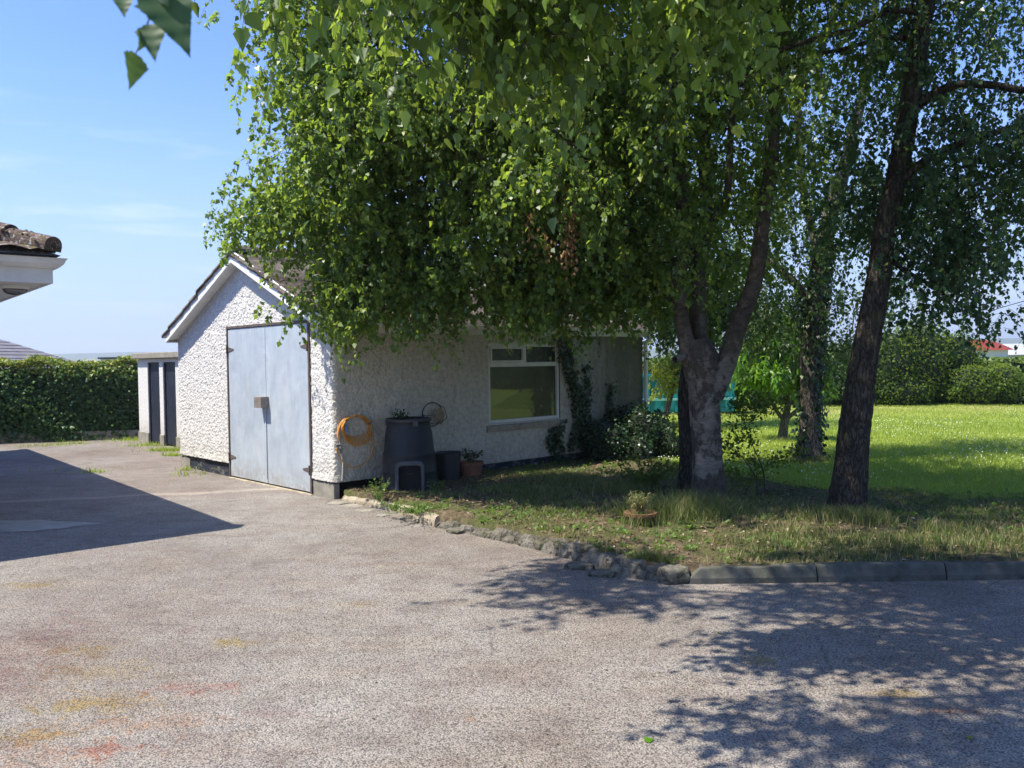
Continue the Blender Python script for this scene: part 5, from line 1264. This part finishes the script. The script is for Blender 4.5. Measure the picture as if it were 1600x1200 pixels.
def shrub(name, label, blobs, n, sz, mat, seed, wid=.42, core=True, cat='shrub', group=None, sh=0.):
    rs = np.random.RandomState(seed); blobs = np.array(blobs, float)
    base = (blobs[0][0], blobs[0][1], .08); root = tag(empty(name, base), label, cat, group)
    ar = blobs[:, 3] * blobs[:, 5]; k = rs.choice(len(blobs), n, p=ar / ar.sum()); u = rdir(n, rs); r = 1 - np.abs(rs.normal(0, .16, n)) + .14 * smooth_noise(u * 3, 1.5, seed)
    P = blobs[k, :3] + u * blobs[k, 3:6] * r[:, None]; ok = P[:, 2] > .06; P = P[ok]; u = u[ok]; k = k[ok]
    shell_leaves(P, u, np.full(len(P), sz), mat, 'foliage', root, rs, wid, yellow=.25 * np.clip(u[:, 2], 0, 1) + sh)
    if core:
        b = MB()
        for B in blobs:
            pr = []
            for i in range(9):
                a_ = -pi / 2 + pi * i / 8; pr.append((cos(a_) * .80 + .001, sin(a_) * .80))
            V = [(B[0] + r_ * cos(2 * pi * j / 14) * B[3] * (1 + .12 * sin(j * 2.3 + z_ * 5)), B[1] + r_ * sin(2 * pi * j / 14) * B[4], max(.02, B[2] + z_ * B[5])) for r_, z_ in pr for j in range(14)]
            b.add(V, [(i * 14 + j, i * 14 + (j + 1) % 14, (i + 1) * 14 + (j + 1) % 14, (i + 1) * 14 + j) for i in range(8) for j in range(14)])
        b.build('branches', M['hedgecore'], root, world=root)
    return root
def bl(x, y, Y, rx, ry, rz): p = at(x, y, Y); return (p[0], p[1], p[2], rx, ry, rz)
rd = random.Random(9)
rights = [((1240, 600, 26), 'olive shrub at the back of the lawn seen left of the ivy-clad trunk', 0, [(0, 0, .7, .7, .7), (-.7, .1, .5, .6, .5)]),
          ((1160, 606, 23.5), 'small grey-green shrub at the right end of the teal container', .25, [(0, 0, .42, .4, .5), (.3, .1, .35, .35, .35)])]
shrub('shrub', 'grey-green shrub at the right end of the teal container', [bl(1160, 606, 22.6, .42, .4, .55), bl(1185, 620, 22.8, .4, .4, .4)], 2600, .075, 'back_leaf', 3, sh=.15)
shrub('shrub', 'wide dark shrub at the back of the lawn directly left of the leaning trunk', [bl(1300, 586, 25.3, .9, .7, 1.0), bl(1250, 592, 25.6, .8, .7, .85), bl(1340, 582, 25.4, .7, .6, .95)], 7000, .085, 'back_leaf', 4, sh=-.05)
shrub('shrub', 'tallest bushy shrub behind the lawn right of the leaning trunk', [bl(1385, 572, 25.2, .95, .8, 1.3), bl(1435, 566, 25.4, 1.1, .8, 1.35), bl(1488, 570, 25.5, .9, .7, 1.1), bl(1410, 610, 24.9, 1.0, .5, .6)], 12000, .085, 'shrub_leaf', 5)
shrub('shrub', 'mid-height shrub with brownish top behind the lawn near the red roof', [bl(1515, 604, 25.0, .95, .7, .7), bl(1560, 602, 25.1, .8, .7, .68)], 7500, .08, 'shrub_leaf', 6, sh=.1)
shrub('shrub', 'low green shrub behind the lawn at the right edge of the photo', [bl(1600, 614, 25.0, .9, .7, .52), bl(1650, 612, 25.2, 1.1, .7, .55), bl(1740, 612, 25.2, 1.4, .7, .55)], 8500, .08, 'back_leaf', 8)
hedge('hedge', 'ragged field hedge running behind the garden shrubs', (9, 26.0, .0), (34, 26.3, .0), 1.42, 1., 38000, .09, 'back_leaf', 12, bul=.2)
hedge('hedge', 'dark hedge behind the teal container and garage', (-3, 26.2, 0), (9.2, 26.0, 0), 1.5, 1., 14000, .09, 'back_leaf', 13, bul=.2)
# tree belt closing the garden at the right, out of frame but mirrored in the garage window
for i, y in enumerate((9.5, 15., 21.)):
    shrub('shrub', 'big dark shrub closing the garden to the right, %s' % ['nearest the road', 'middle one', 'farthest one'][i], [(33 + i * .8, y, 1.6, 1.8, 3.2, 2.2), (34, y + 2, 2.5, 1.8, 2.4, 2.2)], 5000, .2, 'back_leaf', 30 + i)
# thicket at the garage's far corner
def corner(u, off, z): return gw(u, off, z)
ths = []
for u, off, z, r in [(4.45, .35, .35, .40), (5.05, .35, .45, .50), (5.6, .35, .42, .36), (5.4, .7, .22, .32), (4.7, .7, .22, .3)]:
    p = corner(u, off, z); ths.append((p[0], p[1], p[2], r, r, r * .95))
shrub('shrub', 'dark tangled shrub against the garage wall right of the window', ths, 6500, .05, 'ivy_leaf', 17)
rs_ = RS
P0 = corner(6.1, .8, .05)
r_ = tag(empty('shrub', P0), 'leafy arching shrub between the garage corner and the big birch', 'shrub'); sprig_plant('shrub', r_, P0, 60, 1.0, .6, .05, M['shrub_leaf'], .38, 16, .35, 31, stem_r=.006, wl=.8)
P0 = gnd(1010, 765, .1)
r_ = tag(empty('shrub', P0), 'low spreading green plant in the bed before the dark thicket', 'shrub'); sprig_plant('shrub', r_, P0, 40, .5, .6, .06, M['shrub_leaf'], .36, 12, .3, 32, stem_r=.004, wl=.8)
# open thin-stemmed bush right of the birch
P0 = gnd(1188, 776, .09); bs = tag(empty('sapling_bush', P0), 'open thin-stemmed bush with small leaves right of the big birch', 'bush')
st = []
for pts in [[(1184, 778), (1180, 745), (1160, 715), (1140, 700), (1128, 690)], [(1196, 776), (1192, 735), (1178, 700), (1166, 670), (1160, 640), (1160, 610)], [(1186, 776), (1181, 735), (1180, 712)], [(1166, 672), (1180, 650), (1200, 640), (1228, 634)], [(1164, 650), (1150, 635), (1138, 632)], [(1180, 745), (1210, 720), (1235, 712), (1250, 702)], [(1166, 690), (1150, 680), (1140, 668)], [(1160, 625), (1185, 620), (1205, 628)], [(1178, 750), (1155, 745), (1135, 735)]]:
    st.append(np.array([at(x, y, P0[1] + rd.uniform(-.12, .12)) for x, y in pts]))
parts = []; LPs = []; LDs = []
for i, q in enumerate(st):
    R_ = resample(q, .04); v, f = tubes_np(R_[None], .010 if i < 2 else .0045, .002, 6); parts.append((v, f, .3, 1))
    k0 = int(len(R_) * (.5 if i < 2 else .25)); q = R_[k0:]
    for _ in range(13): LPs.append(q + RS.normal(0, .05, q.shape)); LDs.append(np.gradient(q, axis=0))
LP = np.concatenate(LPs); LD = np.concatenate(LDs); LD /= np.linalg.norm(LD, axis=1, keepdims=True) + 1e-9; n = len(LP)
v, f, T = leaf_cloud(LP, LD * .4 + rdir(n), rdir(n) + np.array([0, 0, .9]), RS.uniform(.03, .055, n), RS.beta(2, 3, n), .33)
parts.append((v, f, T, 0)); V, F, T, I = join(parts); npmesh('foliage', V, F, [M['shrub_leaf'], M['twig']], bs, tint=T, mi=I, world=bs)
# ivy on the wall
iv = tag(empty('ivy', gw(4.1, .02, .1), 0), 'dark ivy climbing the garage wall right of the window', 'ivy')
runs = [[(872, 520), (880, 560), (888, 590), (895, 620), (898, 660), (890, 700)], [(876, 525), (890, 540), (893, 570), (902, 610), (906, 650), (905, 700)], [(868, 530), (866, 522), (880, 518), (900, 520)], [(895, 600), (910, 620), (912, 660), (915, 700)], [(872, 668), (860, 672), (856, 690), (866, 705)], [(880, 660), (870, 680), (875, 705)], [(905, 640), (925, 660), (940, 690)], [(890, 560), (884, 545)], [(915, 640), (918, 600), (914, 570)], [(865, 680), (862, 700), (870, 720)], [(940, 700), (950, 640), (955, 600)]]
PP = []
for r in runs:
    q = np.array([(wall_u(x, .03), at(x, y, 1)[2]) for x, y in r]); w_ = []
    for (x, y) in r:
        u = wall_u(x, .03); Yw = gw(u, .03, 0)[1]; w_.append([*gw(u, .03, at(x, y, Yw)[2])])
    R_ = resample(np.array(w_), .01)
    for _ in range(3): PP.append(R_ + RS.normal(0, .035, R_.shape) * np.array([1, 1, 1.]) - GG * RS.uniform(0, .04, (len(R_), 1)) )
PP = np.concatenate(PP); d_ = (PP - GC) @ GG; PP = PP - GG * np.maximum(0, d_ + .02)[:, None]; n = len(PP)
v, f, T = leaf_cloud(PP, rdir(n) * .6 + np.array([0, 0, -.7]), -GG + rdir(n) * .5, RS.uniform(.03, .06, n), RS.uniform(0, 1, n), .45)
npmesh('leaves', v, f, M['ivy_leaf'], iv, tint=T, world=iv)

# ------------------------------------------------------------------ grass, weeds, litter
def grass(name, X, Y, Z, H, mat, label, bend=.5, wd=.004, seed=1, sh=0.):
    # sh: tint shift, a number or one per blade
    rs = np.random.RandomState(seed); n = len(X); P = np.stack([X, Y, Z], 1); a = rs.uniform(0, 2 * pi, n)
    S_ = np.stack([np.cos(a), np.sin(a), np.zeros(n)], 1) * (wd * rs.uniform(.6, 1.4, n))[:, None]; b_ = rs.uniform(0, 2 * pi, n)
    Bn = np.stack([np.cos(b_), np.sin(b_), np.zeros(n)], 1) * (H * bend * rs.uniform(.2, 1.2, n))[:, None]; U_ = np.array([0, 0, 1.]) * H[:, None]
    V = np.stack([P - S_, P + S_, P + S_ * .7 + Bn * .35 + U_ * .6, P - S_ * .7 + Bn * .35 + U_ * .6, P + Bn + U_ * .95, P + Bn * 1.02 + U_ * .96], 1)
    f = np.array([(0, 1, 2, 3), (3, 2, 5, 4)]); F = (np.arange(n)[:, None, None] * 6 + f[None]).reshape(-1, 4)
    T = np.repeat(np.clip(rs.beta(2, 2.6, n) * .85 + sh, 0, 1), 6)
    o = npmesh(name, V.reshape(-1, 3), F, M[mat], tint=T); o['kind'] = 'stuff'; o['label'] = label; return o
def pnoise(x, y, s, k=0): return smooth_noise(np.stack([x, y, np.full_like(x, k)], 1), s, k)
# mown lawn
n = 150000; rs = np.random.RandomState(5)
yy = 8.6 + (26 - 8.6) * rs.uniform(0, 1, n) ** 1.5; xx = rs.uniform(.05, .66, n) * yy; m_ = (yy > back_y(xx) - .15) & (xx > 1.5)
xx, yy = xx[m_], yy[m_]
hh = (.035 + .02 * np.clip(pnoise(xx, yy, 1.3, 2), -1, 1) + .0010 * yy) * rs.uniform(.6, 1.3, len(xx))
grass('lawn_grass', xx, yy, terr(xx, yy), hh, 'grass', 'short mown bright green lawn grass', .6, .0045 , 2, .12 * pnoise(xx, yy, .8, 4) + .45 * np.clip((yy - 19.5) / 4, 0, 1) * np.clip(.6 + pnoise(xx, yy, 1.1, 7), 0, 1))
n = 26000; yy = 10 + 8 * rs.uniform(0, 1, n); xx = rs.uniform(14, 33, n) * 1.; 
grass('lawn_grass_beyond', xx, yy, terr(xx, yy), rs.uniform(.04, .09, n), 'grass', 'lawn grass further to the right', .6, .009, 3)
# clover heads
n = 2600; yy = 9.5 + 13.5 * rs.uniform(0, 1, n) ** .9; xx = rs.uniform(.12, .64, n) * yy; m_ = (yy > back_y(xx) + .3) & (pnoise(xx, yy, .9, 5) + rs.normal(0, .25, n) > .22); xx, yy = xx[m_], yy[m_]; zz = terr(xx, yy) + .055
r = rs.uniform(.006, .011, len(xx)); o6 = np.array([(1, 0, 0), (0, 1, 0), (-1, 0, 0), (0, -1, 0), (0, 0, 1), (0, 0, -1)], float)
V = (np.stack([xx, yy, zz], 1)[:, None] + o6[None] * r[:, None, None]).reshape(-1, 3); f = np.array([(0, 1, 4), (1, 2, 4), (2, 3, 4), (3, 0, 4), (1, 0, 5), (2, 1, 5), (3, 2, 5), (0, 3, 5)])
o = npmesh('clover_flowers', V, (np.arange(len(xx))[:, None, None] * 6 + f[None]).reshape(-1, 3), M['clover']); o['kind'] = 'stuff'; o['label'] = 'white clover heads dotted over the lawn'
# bed
def bedpts(n, rs, xmax=6.5, den=None):
    x = rs.uniform(-1.9, xmax, n * 2); y0 = kerb_y(x) + .08; y1 = back_y(x) + .25; y = y0 + (y1 - y0) * rs.uniform(0, 1, n * 2)
    w_ = (y1 - y0); k = rs.uniform(0, w_.max(), n * 2) < w_; x, y = x[k], y[k]
    q = (np.stack([x, y, 0 * x], 1) - GC) ; off = -(q @ GG); k = off > .03; x, y = x[k], y[k]
    if den is not None: k = den(x, y) > rs.uniform(0, 1, len(x)); x, y = x[k], y[k]
    return x, y
wallclear = lambda x, y: 1 - np.clip(np.exp(-((x + 1.0) ** 2 + (y - 9.9) ** 2) / .5), 0, 1)
def bden(x, y):
    g = np.clip(.34 + 1.1 * pnoise(x, y, 2.4, 3) + .22 * np.clip((x - 1.0) / 2, 0, 1), .04, 1)
    return g * np.where((x < -1.2), .25, 1) * np.clip(wallclear(x, y), 0.05, 1)
x, y = bedpts(60000, rs, 6.5, bden); h = rs.uniform(.02, .06, len(x)) * (1 + 1.1 * np.clip(pnoise(x, y, 2.3, 8), 0, 1))
grass('bed_grass', x, y, bed_z(x, y), h, 'bed_grass', 'rough patchy grass growing in the shaded bed', .9, .0028, 4, .14)
# tall tufts at fixed spots
tx = []; ty = []; th = []
for px, py, r, k_, hg in [(1000, 820, .14, 500, .22), (990, 805, .12, 500, .24), (1045, 810, .28, 900, .30), (1075, 800, .25, 900, .30), (1100, 808, .25, 800, .24), (1135, 800, .2, 600, .2), (1012, 880, .12, 900, .13), (1330, 815, .28, 900, .22), (1290, 812, .2, 400, .18), (1360, 815, .2, 500, .2), (1390, 850, .4, 600, .14),
                         (850, 775, .3, 500, .16), (780, 768, .3, 500, .14), (905, 760, .3, 600, .22), (960, 772, .4, 700, .22), (1180, 850, .5, 700, .13), (1270, 722, .25, 500, .12), (1240, 840, .4, 600, .12), (1450, 860, .5, 700, .13), (1560, 850, .5, 700, .14), (680, 775, .25, 450, .09), (1225, 690, .15, 200, .12), (1480, 830, .3, 350, .18)]:
    g_ = gnd(px, py, .1); tx.append(g_[0] + rs.normal(0, r * .6, k_)); ty.append(g_[1] + rs.normal(0, r * .5, k_)); th.append(hg * .72 * rs.uniform(.3, 1.1, k_))
tx = np.concatenate(tx); ty = np.concatenate(ty); th = np.concatenate(th); k = ty > kerb_y(tx) + .08; tx, ty, th = tx[k], ty[k], th[k]
grass('tall_grass', tx, ty, bed_z(tx, ty), th, 'bed_grass', 'long uncut grass around the trunks and pots', .8, .0028, 6, .06)
# broad-leaved weeds
x, y = bedpts(1500, rs, 6.5, lambda x, y: np.clip(.3 + .9 * pnoise(x, y, 1.1, 6), .05, 1) * wallclear(x, y)); m = len(x); c = np.repeat(np.stack([x, y, bed_z(x, y)], 1), 7, 0)
a = rs.uniform(0, 2 * pi, len(c)); D = np.stack([np.cos(a), np.sin(a), rs.uniform(.1, 1.1, len(c))], 1); D /= np.linalg.norm(D, axis=1, keepdims=True)
c = c + D * rs.uniform(.0, .035, (len(c), 1)); v, f, T = leaf_cloud(c, D, np.array([0, 0, 1.]) + rdir(len(c)) * .3, rs.uniform(.02, .05, len(c)), rs.beta(2, 3, len(c)), .3)
o = npmesh('weeds', v, f, M['weed_leaf'], tint=T); o['kind'] = 'stuff'; o['label'] = 'small broad-leaved weeds spread through the bed'
# the bright weeds at the corner by the bin
for px, py, n_, hg, sp, s_, lab in [(592, 782, 16, .30, .16, .04, 'leafy bright green weed clump at the left foot of the compost bin'), (650, 800, 60, .10, .38, .03, 'low carpet of green weeds in front of the compost bin'), (617, 796, 24, .14, .2, .03, 'small green weed clump on the pale kerb strip left of the weed carpet'), (682, 768, 14, .16, .12, .035, 'small weed clump at the right foot of the compost bin')]:
    p = gnd(px, py, .1); p[2] = .09; r_ = tag(empty('weed', p), lab, 'weed'); sprig_plant('weed', r_, p, n_, hg, sp, s_, M['weed_leaf'], .33, 9, .2, px, part='foliage', stem_r=.002, wl=.9)
# grass along the outhouse and hedge foot
tx = []; ty = []
for px, py, r, k_ in [(215, 688, .35, 400), (240, 696, .3, 350), (268, 704, .22, 500), (275, 712, .15, 200), (110, 694, .2, 120), (70, 697, .25, 120), (150, 738, .12, 60), (292, 735, .1, 60), (100, 738, .5, 40), (300, 742, .2, 50), (30, 668, .1, 1)]:
    g_ = gnd(px, py); tx.append(g_[0] + rs.normal(0, r, k_)); ty.append(g_[1] + rs.normal(0, r * .5, k_))
tx = np.concatenate(tx); ty = np.concatenate(ty); q = (np.stack([tx, ty, 0 * tx], 1) - GC); k = (q @ GL < -.03) | (q @ GG > GW + .03); tx, ty = tx[k], ty[k]
grass('wall_foot_grass', tx, ty, 0 * tx, rs.uniform(.03, .10, len(tx)), 'grass', 'grass tufts along the foot of the outhouse and hedge', .8, .005, 9)
# dead leaves and bark bits in the bed, and a thin scatter over the tarmac
x, y = bedpts(11000, rs, 6.5, lambda x, y: np.clip(.5 + .8 * pnoise(x, y, 2.1, 9), .1, 1)); n = len(x)
v, f, T = leaf_cloud(np.stack([x, y, bed_z(x, y) + .008], 1), rdir(n) * np.array([1, 1, .25]), np.array([0, 0, 1.]) + rdir(n) * .4, rs.uniform(.012, .05, n), rs.uniform(0, 1, n), .35)
o = npmesh('leaf_litter', v, f, M['dry_litter'], tint=T); o['kind'] = 'stuff'; o['label'] = 'dry leaves and bark bits lying in the bed'
n = 1100; yy = 2.5 + 6.5 * rs.uniform(0, 1, n); xx = rs.uniform(-.55, .62, n) * yy; m_ = yy < kerb_y(np.maximum(xx, -2)) - .12; xx, yy = xx[m_], yy[m_]; n = len(xx)
near = np.clip((xx + 1.5) / 3, .12, 1) > rs.uniform(0, 1, n); xx, yy = xx[near], yy[near]; n = len(xx)
v, f, T = leaf_cloud(np.stack([xx, yy, 0 * xx + .004], 1), rdir(n) * np.array([1, 1, .12]), np.array([0, 0, 1.]) + rdir(n) * .15, rs.uniform(.006, .02, n), rs.uniform(.2, 1, n), .3)
o = npmesh('tarmac_litter', v, f, M['dry_litter'], tint=T); o['kind'] = 'stuff'; o['label'] = 'tiny dry bits scattered over the tarmac'
for px, py, s_, mt, lab in [(1007, 1157, .045, 'bright_leaf', 'single fresh green leaf lying on the tarmac near the bottom'), (1511, 1153, .03, 'yellow_leaf', 'single orange-yellow leaf lying in the shade on the tarmac'), (1120, 988, .02, 'yellow_leaf', 'tiny pale yellow leaf on the tarmac below the kerb')]:
    p = gnd(px, py, .006); v, f, T = leaf_cloud(p[None], np.array([[1, .3, .05]]), np.array([[0, -.1, 1.]]), np.array([s_]), np.array([.5]), .5, True, .06)
    o = npmesh('fallen_leaf', v - p, f, M[mt], tint=T); o.location = p; tag(o, lab, 'leaf')

# ------------------------------------------------------------------ summer haze over the far hills
b = MB(); b.box((-2600, -300, -14), (2600, 2500, 60)); hz_ = b.build('haze', None)
hm = bpy.data.materials.new('haze_air'); hm.use_nodes = True; hm.node_tree.nodes.clear()
ho2 = hm.node_tree.nodes.new('ShaderNodeOutputMaterial'); hv = hm.node_tree.nodes.new('ShaderNodeVolumePrincipled')
hv.inputs['Color'].default_value = (.80, .88, 1, 1); hv.inputs['Density'].default_value = .0005; hv.inputs['Anisotropy'].default_value = .3
hm.node_tree.links.new(hv.outputs[0], ho2.inputs['Volume'])
hz_.data.materials.clear(); hz_.data.materials.append(hm); hz_['kind'] = 'stuff'; hz_['label'] = 'thin bluish summer haze'
